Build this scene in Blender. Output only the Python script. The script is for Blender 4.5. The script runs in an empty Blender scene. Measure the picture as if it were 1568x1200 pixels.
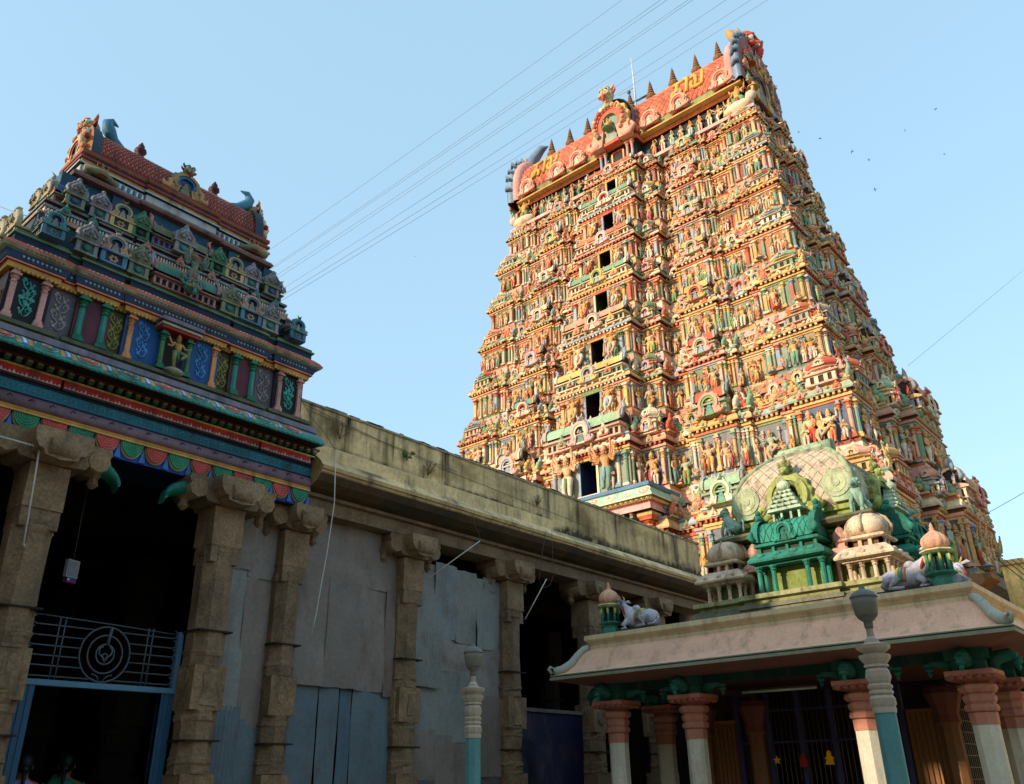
import bpy, math, random
import numpy as np
from mathutils import Matrix, Vector, noise
R = math.radians
scene = bpy.context.scene
COLL = scene.collection
random.seed(7)
PI = math.pi

# ------------------------------------------------------------------ colour
def lin(v):
    v /= 255.0
    return v / 12.92 if v <= 0.04045 else ((v + 0.055) / 1.055) ** 2.4
def c(r, g, b):
    return (lin(r), lin(g), lin(b), 1.0)
ORANGE = c(206, 104, 68); RED = c(186, 72, 56); SALMON = c(212, 148, 122); CREAM = c(214, 192, 160)
OCHRE = c(206, 164, 96); TEAL = c(104, 146, 130); LEAF = c(112, 146, 88); BLUEG = c(140, 154, 166)
SKY = c(88, 124, 158); PINK = c(214, 160, 148); MAROON = c(112, 52, 46); GOLD = c(192, 146, 84)
SKIN = c(212, 168, 128); PALE = c(214, 190, 166); NAVY = c(38, 54, 86); WHITE = c(205, 200, 190)
DARK = c(30, 26, 26); MINT = c(150, 182, 150); LILAC = c(150, 132, 150); SAND = c(198, 168, 120)
BLACK = c(14, 13, 14)

# ------------------------------------------------------------------ mesh builder
class MB:
    def __init__(s):
        s.v = []; s.f = []; s.c = []; s.s = []
    def poly(s, pts, col, sm=False):
        b = len(s.v); s.v.extend([tuple(p) for p in pts])
        s.f.append(tuple(range(b, b + len(pts)))); s.c.append(col); s.s.append(sm)
    def box(s, x0, x1, y0, y1, z0, z1, col, tx=1.0, ty=None):
        # tx, ty: scale of the top face about its middle
        ty = tx if ty is None else ty
        b = len(s.v); mx = (x0 + x1) / 2; my = (y0 + y1) / 2
        for z, kx, ky in ((z0, 1, 1), (z1, tx, ty)):
            for x, y in ((x0, y0), (x1, y0), (x1, y1), (x0, y1)):
                s.v.append((mx + (x - mx) * kx, my + (y - my) * ky, z))
        for q in ((3, 2, 1, 0), (4, 5, 6, 7), (0, 1, 5, 4), (1, 2, 6, 5), (2, 3, 7, 6), (3, 0, 4, 7)):
            s.f.append(tuple(b + i for i in q)); s.c.append(col); s.s.append(False)
    def cbox(s, cx, cy, cz, dx, dy, dz, col, M=None):
        if M is None:
            s.box(cx - dx / 2, cx + dx / 2, cy - dy / 2, cy + dy / 2, cz - dz / 2, cz + dz / 2, col)
        else:
            b = len(s.v); s.box(-dx / 2, dx / 2, -dy / 2, dy / 2, -dz / 2, dz / 2, col)
            for i in range(b, len(s.v)):
                s.v[i] = tuple(M @ Vector(s.v[i]) + Vector((cx, cy, cz)))
    def prism(s, pts, d0, d1, col, plane='xz', side=None, cap=True):
        side = col if side is None else side
        def P(a, b_, d):
            return (a, d, b_) if plane == 'xz' else ((d, a, b_) if plane == 'yz' else (a, b_, d))
        n = len(pts); b = len(s.v)
        for d in (d0, d1):
            for (a, b_) in pts: s.v.append(P(a, b_, d))
        if cap:
            s.f.append(tuple(range(b + n - 1, b - 1, -1))); s.c.append(col); s.s.append(False)
            s.f.append(tuple(range(b + n, b + 2 * n))); s.c.append(col); s.s.append(False)
        for i in range(n):
            j = (i + 1) % n
            s.f.append((b + i, b + j, b + n + j, b + n + i)); s.c.append(side); s.s.append(False)
    def rings(s, rings, cols, sm=True, cap0=True, cap1=True, closed=True):
        # rings: list of equal-length point loops
        b = len(s.v); n = len(rings[0])
        for r in rings: s.v.extend([tuple(p) for p in r])
        for k in range(len(rings) - 1):
            col = cols[k] if isinstance(cols, list) else cols
            for i in range(n if closed else n - 1):
                j = (i + 1) % n
                s.f.append((b + k * n + i, b + k * n + j, b + (k + 1) * n + j, b + (k + 1) * n + i))
                s.c.append(col); s.s.append(sm)
        c0 = cols[0] if isinstance(cols, list) else cols
        c1 = cols[-1] if isinstance(cols, list) else cols
        if closed and cap0:
            s.f.append(tuple(range(b + n - 1, b - 1, -1))); s.c.append(c0); s.s.append(False)
        if closed and cap1:
            e = b + (len(rings) - 1) * n
            s.f.append(tuple(range(e, e + n))); s.c.append(c1); s.s.append(False)
    def lathe(s, prof, col, n=8, at=(0, 0, 0), sm=False, rot=None, sx=1.0, sy=1.0):
        rot = PI / n if rot is None else rot
        rs = []
        for r, z in prof:
            r = max(r, 1e-4)
            rs.append([(at[0] + sx * r * math.cos(rot + 2 * PI * i / n), at[1] + sy * r * math.sin(rot + 2 * PI * i / n), at[2] + z) for i in range(n)])
        s.rings(rs, col, sm)
    def ball(s, ctr, r, col, n=8, m=6, sm=True):
        if not hasattr(r, '__len__'): r = (r, r, r)
        rs = []
        for k in range(m + 1):
            a = -PI / 2 + PI * k / m; q = max(math.cos(a), 1e-3)
            rs.append([(ctr[0] + r[0] * q * math.cos(2 * PI * i / n), ctr[1] + r[1] * q * math.sin(2 * PI * i / n), ctr[2] + r[2] * math.sin(a)) for i in range(n)])
        s.rings(rs, col, sm)
    def tube(s, pts, rad, col, n=6, sm=True, flat=1.0):
        P = [Vector(p) for p in pts]
        if not hasattr(rad, '__len__'): rad = [rad] * len(P)
        rs = []; up = None
        for i, p in enumerate(P):
            d = (P[min(i + 1, len(P) - 1)] - P[max(i - 1, 0)])
            if d.length < 1e-9: d = Vector((0, 0, 1))
            d.normalize()
            if up is None:
                up = Vector((0, 1, 0)) if abs(d.y) < 0.8 else Vector((1, 0, 0))
            u = up - d * up.dot(d)
            if u.length < 1e-4: u = Vector((1, 0, 0)) - d * d.x
            u.normalize(); w = d.cross(u); up = u
            rs.append([p + u * (rad[i] * flat * math.cos(2 * PI * k / n)) + w * (rad[i] * math.sin(2 * PI * k / n)) for k in range(n)])
        s.rings(rs, col, sm)
    def merge(s, o, M=None, pal=None):
        b = len(s.v)
        V = np.array(o.v)
        if M is not None:
            A = np.array(M); V = V @ A[:3, :3].T + A[:3, 3]
        s.v.extend(map(tuple, V))
        s.f.extend([tuple(i + b for i in f) for f in o.f])
        if pal is None: s.c.extend(o.c)
        else: s.c.extend([pal[q] if isinstance(q, int) else q for q in o.c])
        s.s.extend(o.s)
        return s
    def n(s): return len(s.f)

def T(x=0, y=0, z=0, sc=1.0, rz=0.0, sx=None, sy=None, sz=None):
    S = Matrix.Diagonal((sx if sx is not None else sc, sy if sy is not None else sc, sz if sz is not None else sc, 1))
    return Matrix.Translation((x, y, z)) @ Matrix.Rotation(rz, 4, 'Z') @ S

# ------------------------------------------------------------------ materials
def paint(name, rough=0.75, mott=0.22, mscale=1.2, dirt=0.35, dcol=(0.06, 0.05, 0.04, 1), dscale=0.8, streak=0.25, bump=0.25, bscale=18.0, spec=0.25, fine=0.12):
    m = bpy.data.materials.new(name); m.use_nodes = True
    nt = m.node_tree; N = nt.nodes; L = nt.links
    bs = N['Principled BSDF']; bs.inputs['Roughness'].default_value = rough
    bs.inputs['Specular IOR Level'].default_value = spec
    at = N.new('ShaderNodeAttribute'); at.attribute_name = 'Col'
    geo = N.new('ShaderNodeNewGeometry')
    n1 = N.new('ShaderNodeTexNoise'); n1.inputs['Scale'].default_value = mscale; n1.inputs['Detail'].default_value = 6; n1.inputs['Roughness'].default_value = 0.62
    L.new(geo.outputs['Position'], n1.inputs['Vector'])
    r1 = N.new('ShaderNodeMapRange'); r1.inputs[1].default_value = 0.3; r1.inputs[2].default_value = 0.7
    r1.inputs[3].default_value = 1 - mott; r1.inputs[4].default_value = 1 + mott
    L.new(n1.outputs['Fac'], r1.inputs[0])
    n3 = N.new('ShaderNodeTexNoise'); n3.inputs['Scale'].default_value = mscale * 14; n3.inputs['Detail'].default_value = 4
    L.new(geo.outputs['Position'], n3.inputs['Vector'])
    r3 = N.new('ShaderNodeMapRange'); r3.inputs[1].default_value = 0.3; r3.inputs[2].default_value = 0.7
    r3.inputs[3].default_value = 1 - fine; r3.inputs[4].default_value = 1 + fine
    L.new(n3.outputs['Fac'], r3.inputs[0])
    mu = N.new('ShaderNodeMath'); mu.operation = 'MULTIPLY'
    L.new(r1.outputs[0], mu.inputs[0]); L.new(r3.outputs[0], mu.inputs[1])
    vm = N.new('ShaderNodeVectorMath'); vm.operation = 'SCALE'
    L.new(at.outputs['Color'], vm.inputs[0]); L.new(mu.outputs[0], vm.inputs['Scale'])
    mp = N.new('ShaderNodeMapping'); mp.inputs['Scale'].default_value = (1, 1, streak)
    L.new(geo.outputs['Position'], mp.inputs['Vector'])
    n2 = N.new('ShaderNodeTexNoise'); n2.inputs['Scale'].default_value = dscale * 3; n2.inputs['Detail'].default_value = 8; n2.inputs['Roughness'].default_value = 0.7
    L.new(mp.outputs['Vector'], n2.inputs['Vector'])
    r2 = N.new('ShaderNodeMapRange'); r2.inputs[1].default_value = 0.50; r2.inputs[2].default_value = 0.70
    r2.inputs[3].default_value = 0; r2.inputs[4].default_value = dirt
    L.new(n2.outputs['Fac'], r2.inputs[0])
    mx = N.new('ShaderNodeMix'); mx.data_type = 'RGBA'
    L.new(r2.outputs[0], mx.inputs[0]); L.new(vm.outputs[0], mx.inputs[6]); mx.inputs[7].default_value = dcol
    L.new(mx.outputs[2], bs.inputs['Base Color'])
    if bump:
        n4 = N.new('ShaderNodeTexNoise'); n4.inputs['Scale'].default_value = bscale; n4.inputs['Detail'].default_value = 5
        L.new(geo.outputs['Position'], n4.inputs['Vector'])
        bp = N.new('ShaderNodeBump'); bp.inputs['Strength'].default_value = bump; bp.inputs['Distance'].default_value = 0.3 / bscale
        L.new(n4.outputs['Fac'], bp.inputs['Height']); L.new(bp.outputs['Normal'], bs.inputs['Normal'])
    return m
M_TOWER = paint('painted_stucco', mott=0.2, mscale=0.5, dirt=0.5, dcol=c(84, 62, 46), dscale=0.45, streak=0.12, bump=0.15, bscale=8)
M_SMALL = paint('weathered_enamel_paint', mott=0.26, mscale=3.0, dirt=0.62, dcol=c(34, 32, 30), dscale=1.6, bump=0.2, bscale=40, rough=0.6)
M_STONE = paint('granite', mott=0.3, mscale=2.2, dirt=0.6, dcol=c(52, 42, 34), dscale=1.2, bump=0.7, bscale=22, rough=0.85, fine=0.28, streak=0.5)
M_WALL = paint('stained_limewash', mott=0.26, mscale=1.1, dirt=0.85, dcol=c(66, 56, 40), dscale=1.3, streak=0.16, bump=0.3, bscale=25, rough=0.9, fine=0.15)
M_METAL = paint('rusty_sheet_metal', mott=0.14, mscale=1.4, dirt=0.55, dcol=c(92, 70, 62), dscale=1.1, streak=0.4, bump=0.12, bscale=14, rough=0.6, fine=0.1)
M_PLAS = paint('painted_plaster', mott=0.12, mscale=2.0, dirt=0.5, dcol=c(104, 88, 68), dscale=1.8, streak=0.18, bump=0.15, bscale=50, rough=0.7, fine=0.07)
M_SHRINE = paint('mossy_painted_stucco', mott=0.3, mscale=3.2, dirt=0.8, dcol=c(60, 58, 44), dscale=2.6, streak=0.35, bump=0.5, bscale=40, rough=0.82, fine=0.2)
M_PLAIN = paint('plain_paint', mott=0.08, mscale=5, dirt=0.12, dscale=3, bump=0.0, rough=0.5)
M_GROUND = paint('paving_stone', mott=0.25, mscale=1.2, dirt=0.4, dscale=0.6, streak=1, bump=0.3, bscale=15, rough=0.9)
M_LEAF = paint('leaf', mott=0.25, mscale=8, dirt=0.0, bump=0.0, rough=0.6)

# ------------------------------------------------------------------ objects
def obj(name, mb, mat, parent=None, loc=(0, 0, 0), rz=0.0, label=None, cat=None, group=None, kind=None):
    me = bpy.data.meshes.new(name)
    me.from_pydata(mb.v, [], mb.f)
    me.polygons.foreach_set('use_smooth', np.array(mb.s, dtype=bool))
    cnt = np.array([len(f) for f in mb.f])
    ca = me.color_attributes.new('Col', 'FLOAT_COLOR', 'CORNER')
    ca.data.foreach_set('color', np.repeat(np.array(mb.c, dtype=np.float32), cnt, axis=0).ravel())
    me.materials.append(mat); me.update()
    o = bpy.data.objects.new(name, me); COLL.objects.link(o)
    o.location = loc; o.rotation_euler = (0, 0, rz)
    if parent: o.parent = parent
    tag(o, label, cat, group, kind)
    return o
def tag(o, label=None, cat=None, group=None, kind=None):
    if label: o['label'] = label
    if cat: o['category'] = cat
    if group: o['group'] = group
    if kind: o['kind'] = kind
    return o
def thing(name, label, cat, loc=(0, 0, 0), rz=0.0, group=None):
    o = bpy.data.objects.new(name, None); COLL.objects.link(o)
    o.location = loc; o.rotation_euler = (0, 0, rz); o.empty_display_size = 0.2
    return tag(o, label, cat, group)
def dup(root, loc, rz=0.0, label=None):
    r = root.copy(); COLL.objects.link(r); r.location = loc; r.rotation_euler = (0, 0, rz)
    if label: r['label'] = label
    for ch in list(root.children):
        k = ch.copy(); COLL.objects.link(k); k.parent = r
        for g in list(ch.children):
            q = g.copy(); COLL.objects.link(q); q.parent = k
    return r

# ------------------------------------------------------------------ camera (solved from the photograph's vanishing points)
FPX, PITCH, ROLL, YAW = 1295.2, R(24.8225), R(-0.98847), R(40.512)
CAM = Vector((0, 0, 1.6))
Fw = Vector((math.cos(PITCH) * math.cos(YAW), math.cos(PITCH) * math.sin(YAW), math.sin(PITCH)))
Rt = Fw.cross(Vector((0, 0, 1))).normalized(); Up = Rt.cross(Fw)
Rr = math.cos(ROLL) * Rt + math.sin(ROLL) * Up; Uu = -math.sin(ROLL) * Rt + math.cos(ROLL) * Up
cam = bpy.data.cameras.new('Camera'); cam.sensor_fit = 'HORIZONTAL'; cam.sensor_width = 36
cam.lens = FPX / 1568 * 36; cam.clip_end = 3000; cam.clip_start = 0.05
co = bpy.data.objects.new('Camera', cam); COLL.objects.link(co)
co.matrix_world = Matrix(((Rr.x, Uu.x, -Fw.x, CAM.x), (Rr.y, Uu.y, -Fw.y, CAM.y), (Rr.z, Uu.z, -Fw.z, CAM.z), (0, 0, 0, 1)))
scene.camera = co
def ray(x, y): return Fw + Rr * ((x - 784) / FPX) - Uu * ((y - 600) / FPX)
def onX(x, y, X): d = ray(x, y); return CAM + d * ((X - CAM.x) / d.x)
def onY(x, y, Y): d = ray(x, y); return CAM + d * ((Y - CAM.y) / d.y)
def onD(x, y, D): d = ray(x, y); return CAM + d * D
def proj(p):
    d = Vector(p) - CAM; q = d.dot(Fw)
    return (784 + FPX * d.dot(Rr) / q, 600 - FPX * d.dot(Uu) / q, q)

# ------------------------------------------------------------------ light
SUN_EL, SUN_PHI = R(20), R(22)
to_sun = Vector((-math.cos(SUN_PHI) * math.cos(SUN_EL), math.sin(SUN_PHI) * math.cos(SUN_EL), math.sin(SUN_EL)))
sd = bpy.data.lights.new('Sun', 'SUN'); sd.energy = 2.0; sd.angle = R(0.5); sd.color = (1.0, 0.82, 0.62)
so = bpy.data.objects.new('Sun', sd); COLL.objects.link(so)
so.rotation_euler = to_sun.to_track_quat('Z', 'Y').to_euler()
W = bpy.data.worlds.new('World'); scene.world = W; W.use_nodes = True
nt = W.node_tree; bg = nt.nodes['Background']; sk = nt.nodes.new('ShaderNodeTexSky')
sk.sky_type = 'NISHITA'; sk.sun_disc = False; sk.sun_elevation = SUN_EL
sk.sun_rotation = math.atan2(to_sun.x, to_sun.y)
sk.air_density = 1.0; sk.dust_density = 1.2; sk.ozone_density = 1.6
hz = nt.nodes.new('ShaderNodeMix'); hz.data_type = 'RGBA'; hz.inputs[0].default_value = 0.7   # thin high haze evens out the sky
hz.inputs[7].default_value = (1.18, 1.86, 2.28, 1); nt.links.new(sk.outputs[0], hz.inputs[6]); nt.links.new(hz.outputs[2], bg.inputs['Color']); bg.inputs['Strength'].default_value = 0.15
scene.view_settings.view_transform = 'Standard'; scene.view_settings.look = 'None'
scene.view_settings.exposure = 1.48; scene.view_settings.gamma = 1.0

# ------------------------------------------------------------------ ornament templates (canonical: faces -y, x to the right, base at z = 0)
def figure(pose='stand', nseg=6, halo=False):
    # slots: 0 skin, 1 cloth, 2 ornament, 3 crown, 4 accent
    m = MB(); L = lambda p, r, col: m.tube(p, r, col, nseg)
    sw = {'stand': 0, 'bend': .04, 'dance': .03, 'sit': 0, 'four': .02, 'many': .03, 'guard': -.05, 'pray': 0}[pose]
    if pose == 'sit':
        hz = .12
        for sgn in (-1, 1):
            L([(sgn * .06, -.02, hz), (sgn * .22, -.1, hz - .02), (sgn * .05, -.19, .06)], [.08, .06, .04], 1)
        m.lathe([(.26, 0), (.28, .03), (.24, .06)], 4, 10, sm=True)
    else:
        hz = .47
        if pose == 'dance':
            L([(-.06, 0, hz), (-.1, -.07, .27), (-.04, 0, .05), (-.05, -.08, .02)], [.075, .055, .035, .03], 1)
            L([(.06, 0, hz), (.2, -.1, .40), (.08, -.14, .27), (.05, -.18, .22)], [.075, .06, .036, .03], 1)
        elif pose == 'guard':
            L([(-.07, 0, hz), (-.1, -.05, .26), (-.12, 0, .04), (-.15, -.09, .02)], [.08, .06, .04, .035], 1)
            L([(.07, 0, hz), (.17, -.12, .30), (.06, -.1, .12), (.03, -.16, .09)], [.08, .06, .04, .03], 1)
        else:
            for sgn in (-1, 1):
                k = sw * .6
                L([(sgn * .055 + k, 0, hz), (sgn * .065 + k * .4, -.025, .25), (sgn * .06, 0, .04), (sgn * .075, -.08, .02)], [.075, .055, .036, .032], 1 if sgn < 0 or pose != 'bend' else 1)
        L([(0, -.05, hz), (.015, -.075, .3), (0, -.06, .16)], [.03, .035, .012], 4)
    dz = hz - .47
    rs = []
    for z, rx, ry, k in ((.44, .105, .075, .6), (.49, .1, .07, .6), (.56, .07, .055, .5), (.64, .1, .065, .2), (.71, .115, .065, 0), (.75, .07, .05, 0), (.77, .035, .035, 0)):
        rs.append([(sw * k + rx * math.cos(2 * PI * i / 8), ry * math.sin(2 * PI * i / 8), z + dz) for i in range(8)])
    m.rings(rs, [1, 2, 0, 0, 2, 0], True)
    # arms
    sh = .725 + dz
    def arm(sgn, el, hd, item=None):
        L([(sgn * .1, 0, sh), (sgn * el[0], el[1], el[2] + dz), (sgn * hd[0], hd[1], hd[2] + dz)], [.036, .028, .02], 0)
        m.ball((sgn * hd[0], hd[1], hd[2] + dz), .028, 0, 6, 4)
        if item: m.ball((sgn * hd[0], hd[1] - .01, hd[2] + dz + .055), (.03, .02, .045), 2, 6, 4)
    if pose == 'stand': arm(-1, (.16, -.01, .57), (.15, -.07, .46)); arm(1, (.17, -.02, .58), (.12, -.12, .68), True)
    elif pose == 'bend': arm(-1, (.17, 0, .56), (.12, -.06, .49)); arm(1, (.19, 0, .80), (.1, -.02, .95))
    elif pose == 'dance': arm(-1, (.2, -.02, .68), (.3, -.04, .82)); arm(1, (.18, -.05, .6), (.3, -.12, .62)); arm(-1, (.18, .02, .62), (.28, -.03, .6))
    elif pose == 'pray':
        for sgn in (-1, 1): arm(sgn, (.15, -.04, .58), (.02, -.11, .66))
    elif pose == 'guard':
        arm(-1, (.17, -.03, .57), (.2, -.1, .5)); arm(1, (.2, 0, .72), (.24, -.04, .88), True); arm(-1, (.2, .02, .76), (.22, -.02, .92), True); arm(1, (.17, -.03, .58), (.2, -.14, .6))
        L([(-.21, -.1, .5), (-.22, -.1, .22), (-.22, -.1, .12)], [.022, .03, .055], 2); m.ball((-.22, -.1, .08), .065, 2, 6, 5)
    elif pose in ('four', 'sit'):
        for sgn in (-1, 1):
            arm(sgn, (.17, -.02, .58), (.14, -.11, .64 if sgn > 0 else .5)); arm(sgn, (.19, .02, .74), (.2, -.01, .88), True)
    elif pose == 'many':
        for sgn in (-1, 1):
            for k in range(5):
                a = R(-55 + 30 * k)
                arm(sgn, (.15 + .05 * math.cos(a), .03 - .02 * k, .62 + .035 * k), (.16 + .13 * math.cos(a), -.06 - .01 * k, .60 + .095 * k), k > 0)
    hx = sw * -.3; z0 = .835 + dz
    m.ball((hx, -.005, z0), (.052, .055, .062), 0, 8, 6)
    m.ball((hx, -.06, z0 - .005), (.012, .014, .016), 0, 5, 4)
    for sgn in (-1, 1): m.ball((hx + sgn * .055, 0, z0 - .02), (.018, .02, .03), 2, 5, 4)
    m.lathe([(.062, .02), (.07, .045), (.055, .06), (.058, .09), (.04, .105), (.042, .13), (.02, .15), (.012, .175)], [3, 2, 3, 2, 3, 2, 3], 8, (hx, 0, z0), True)
    m.lathe([(.075, -.09), (.085, -.11), (.06, -.125)], 2, 8, (hx * .5, 0, z0), True)
    if halo:
        pts = [(math.cos(a) * (.17 + (.02 if k % 2 else 0)), z0 + .02 + math.sin(a) * (.17 + (.02 if k % 2 else 0))) for k, a in enumerate(np.linspace(0, 2 * PI, 24, endpoint=False))]
        m.prism(pts, .05, .08, 4)
    return m
FIG = {p: figure(p) for p in ('stand', 'bend', 'dance', 'sit', 'four', 'many', 'guard', 'pray')}
def figpal(r):
    return [r.choice([SKIN, c(206, 158, 112), GOLD, c(210, 180, 146), c(196, 144, 94), c(204, 164, 124), c(152, 164, 140)]), r.choice([CREAM, PALE, c(180, 76, 56), c(116, 146, 88), c(200, 116, 76), c(208, 164, 144), c(204, 186, 160), c(112, 146, 126), OCHRE, c(200, 160, 110), CREAM]),
            r.choice([GOLD, OCHRE, c(180, 130, 70)]), r.choice([GOLD, OCHRE, c(190, 130, 60), SALMON, TEAL]), r.choice([RED, LEAF, BLUEG, ORANGE, OCHRE])]

def pilaster(kind=0):
    # height 1, width about 0.22; slots 0 shaft, 1 capital, 2 base
    m = MB()
    m.box(-.11, .11, -.11, .11, 0, .07, 2); m.box(-.085, .085, -.085, .085, .07, .13, 1)
    if kind == 0: m.box(-.06, .06, -.06, .06, .13, .72, 0)
    else: m.lathe([(.07, .13), (.062, .4), (.06, .72)], 0, 8)
    m.lathe([(.062, .72), (.09, .75), (.062, .78), (.06, .80), (.105, .85), (.06, .885)], [1, 1, 0, 1, 1], 8)
    m.box(-.11, .11, -.11, .11, .885, .925, 1); m.box(-.07, .07, -.07, .07, .925, 1.0, 0)
    return m
PIL = [pilaster(0), pilaster(1)]

def nasi(seg=20):
    # horseshoe arch ornament, height about 1, width about 0.9; slots 0 flame, 1 band, 2 inner band, 3 hollow, 4 shrine
    m = MB(); cz = .40
    A = [R(-42 + 264 * k / seg) for k in range(seg + 1)]
    def ring(r, y, mod=0.0):
        return [((r + (mod if k % 2 else 0)) * math.cos(a), y, cz + (r + (mod if k % 2 else 0)) * math.sin(a) * 1.02) for k, a in enumerate(A)]
    loops = [ring(.43, .06, -.045), ring(.43, -.07, -.045), ring(.36, -.10), ring(.355, -.15), ring(.27, -.15), ring(.265, -.12), ring(.185, -.12), ring(.175, -.03)]
    m.rings(loops, [0, 0, 1, 1, 2, 2, 3], False, closed=False)
    hollow = ring(.175, -.03); m.poly(hollow + [(-.2, -.03, .0), (.2, -.03, .0)], 3)
    for sg in (-1, 1): m.prism([(sg * .14, .27), (sg * .40, .22), (sg * .44, .0), (sg * .19, .0)], -.13, .05, 1)
    m.box(-.1, .1, -.09, -.03, .16, .24, 4); m.box(-.12, .12, -.1, -.03, .24, .27, 4); m.box(-.075, .075, -.08, -.03, .27, .36, 4, .7); m.ball((0, -.06, .40), (.06, .03, .06), 4, 6, 4)
    for sg in (-1, 1):
        m.tube([(sg * .26, -.10, .05), (sg * .42, -.10, .04), (sg * .52, -.10, .12), (sg * .46, -.10, .20)], [.05, .065, .055, .03], 1, 6)
    # lion mask finial
    m.ball((0, -.09, .86), (.10, .08, .085), 0, 8, 5); m.ball((0, -.16, .83), (.045, .04, .035), 1, 6, 4)
    for sg in (-1, 1):
        m.ball((sg * .05, -.15, .88), (.024, .02, .024), 4, 6, 4); m.tube([(sg * .07, -.08, .92), (sg * .11, -.08, 1.0), (sg * .08, -.08, 1.05)], [.03, .02, .005], 2, 5)
    m.box(-.16, .16, -.10, .02, -.01, .05, 2); m.box(-.13, .13, -.09, -.03, .05, .16, 4)
    return m
NASI = nasi()

def palmette(n=7, k=5):
    # soft lobed leaf crest, height 1; slots 0 lobes, 1 heart and foot
    m = MB()
    for (x, z, r, d, col) in ((-.24, .2, .2, .13, 0), (.24, .2, .2, .13, 0), (-.17, .42, .17, .15, 0), (.17, .42, .17, .15, 0), (0, .62, .17, .15, 0), (0, .82, .10, .10, 0), (0, .95, .05, .06, 1)):
        m.ball((x, -.02, z), (r, d, r), col, n, k)
    m.ball((0, -.10, .32), (.17, .10, .18), 1, n, k); m.ball((0, -.17, .33), (.09, .06, .1), 0, n, 4)
    m.box(-.36, .36, -.12, .06, -.05, .05, 1)
    return m
PALM = palmette()

def kuta(n=8):
    # square aedicule with a bulbous dome, width 1, height about 1.55; slots 0 body, 1 cornice, 2 dome, 3 hollow, 4 accent
    m = MB()
    m.box(-.46, .46, -.46, .46, 0, .08, 1); m.box(-.36, .36, -.36, .36, .08, .42, 3)
    for x in (-.38, -.14, .14, .38):
        for y in (-.38, .38): m.box(x - .06, x + .06, y - .05, y + .05, .08, .42, 0)
        m.box(-.43, -.33, x - .06, x + .06, .08, .42, 0); m.box(.33, .43, x - .06, x + .06, .08, .42, 0)
    m.box(-.42, .42, -.42, .42, .42, .47, 4); m.lathe([(.74, .47), (.76, .52), (.66, .58), (.52, .62)], [1, 1, 1], 4, sm=False)
    m.box(-.3, .3, -.3, .3, .62, .74, 0); m.lathe([(.5, .74), (.52, .78), (.44, .82)], 1, n)
    m.lathe([(.40, .82), (.50, .92), (.52, 1.02), (.47, 1.14), (.34, 1.26), (.2, 1.33), (.22, 1.36), (.1, 1.4)], [2, 2, 2, 2, 2, 4, 4], n, sm=n > 8)
    m.lathe([(.06, 1.4), (.1, 1.45), (.05, 1.5), (.06, 1.53), (.0, 1.62)], 4, 6)
    for a in range(4):
        k = MB(); k.merge(NASI, T(0, -.47, .86, .36), [1, 4, 1, 3, 0]); m.merge(k, Matrix.Rotation(a * PI / 2, 4, 'Z'))
    return m
KUTA = kuta()

def sala(w=2.0, horns=True, lattice=True):
    # oblong aedicule with a barrel vault along x, width w, height about 1.5; slots as kuta, 5 horn
    m = MB(); h = w / 2; d = .42
    m.box(-h + .04, h - .04, -d - .04, d, 0, .08, 1); m.box(-h + .14, h - .14, -d + .1, d - .02, .08, .42, 3)
    k = max(3, int(w / .28))
    for i in range(k):
        x = -h + .12 + (2 * h - .24) * i / (k - 1); m.box(x - .05, x + .05, -d, -d + .1, .08, .42, 0)
    for sg in (-1, 1): m.box(sg * (h - .12) - .05, sg * (h - .12) + .05, -d + .2, d - .05, .08, .42, 0)
    m.box(-h + .08, h - .08, -d - .02, d, .42, .48, 4)
    m.prism([(-d - .16, .48), (-d - .18, .54), (-d - .06, .62), (-d + .06, .65), (d, .65), (d, .48)], -h, h, 1, 'yz')
    m.box(-h + .14, h - .14, -d + .12, d, .65, .76, 0)
    N = 10; prof = []
    for i in range(N + 1):
        a = PI * i / N; prof.append((-.46 * math.cos(a) * (1.0 + .12 * math.sin(2 * a if a < PI / 2 else 2 * (PI - a))), .76 + .62 * math.sin(a) ** .85))
    rs = [[(x, y, z) for (y, z) in prof] for x in (-h + .08, h - .08)]
    m.rings([list(q) for q in zip(*rs)], 2, True, closed=False)
    for sg in (-1, 1):
        m.poly([(sg * (h - .08), y, z) for y, z in prof], 3)
        out = [(y * 1.16, .74 + (z - .74) * 1.14) for y, z in prof]
        m.rings([[(sg * (h - .12), y, z) for y, z in out], [(sg * (h + .02), y, z) for y, z in out], [(sg * (h + .02), y * .98, .76 + (z - .76) * .98) for y, z in prof]], [1, 4], False, closed=False)
        if horns:
            m.tube([(sg * (h - .1), -.1, 1.3), (sg * (h + .05), -.1, 1.5), (sg * (h + .0), -.1, 1.75), (sg * (h + .16), -.1, 1.92)], [.13, .12, .08, .01], 5, 6)
            m.tube([(sg * (h - .02), -.36, .85), (sg * (h + .12), -.42, 1.0), (sg * (h + .1), -.36, 1.25), (sg * (h + .22), -.3, 1.4)], [.1, .1, .07, .01], 5, 6)
    m.merge(NASI, T(0, -.42, .66, .72), [1, 4, 1, 3, 0])
    for i in range(max(1, int(w / .7))):
        x = 0 if int(w / .7) <= 1 else -h * .62 + h * 1.24 * i / (int(w / .7) - 1)
        m.lathe([(.05, 1.36), (.09, 1.43), (.04, 1.49), (.05, 1.52), (.0, 1.62)], 4, 6, (x, 0, 0))
    return m
SALA = {w_: sala(w_) for w_ in (1.4, 2.2, 3.2, 4.4)}

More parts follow.
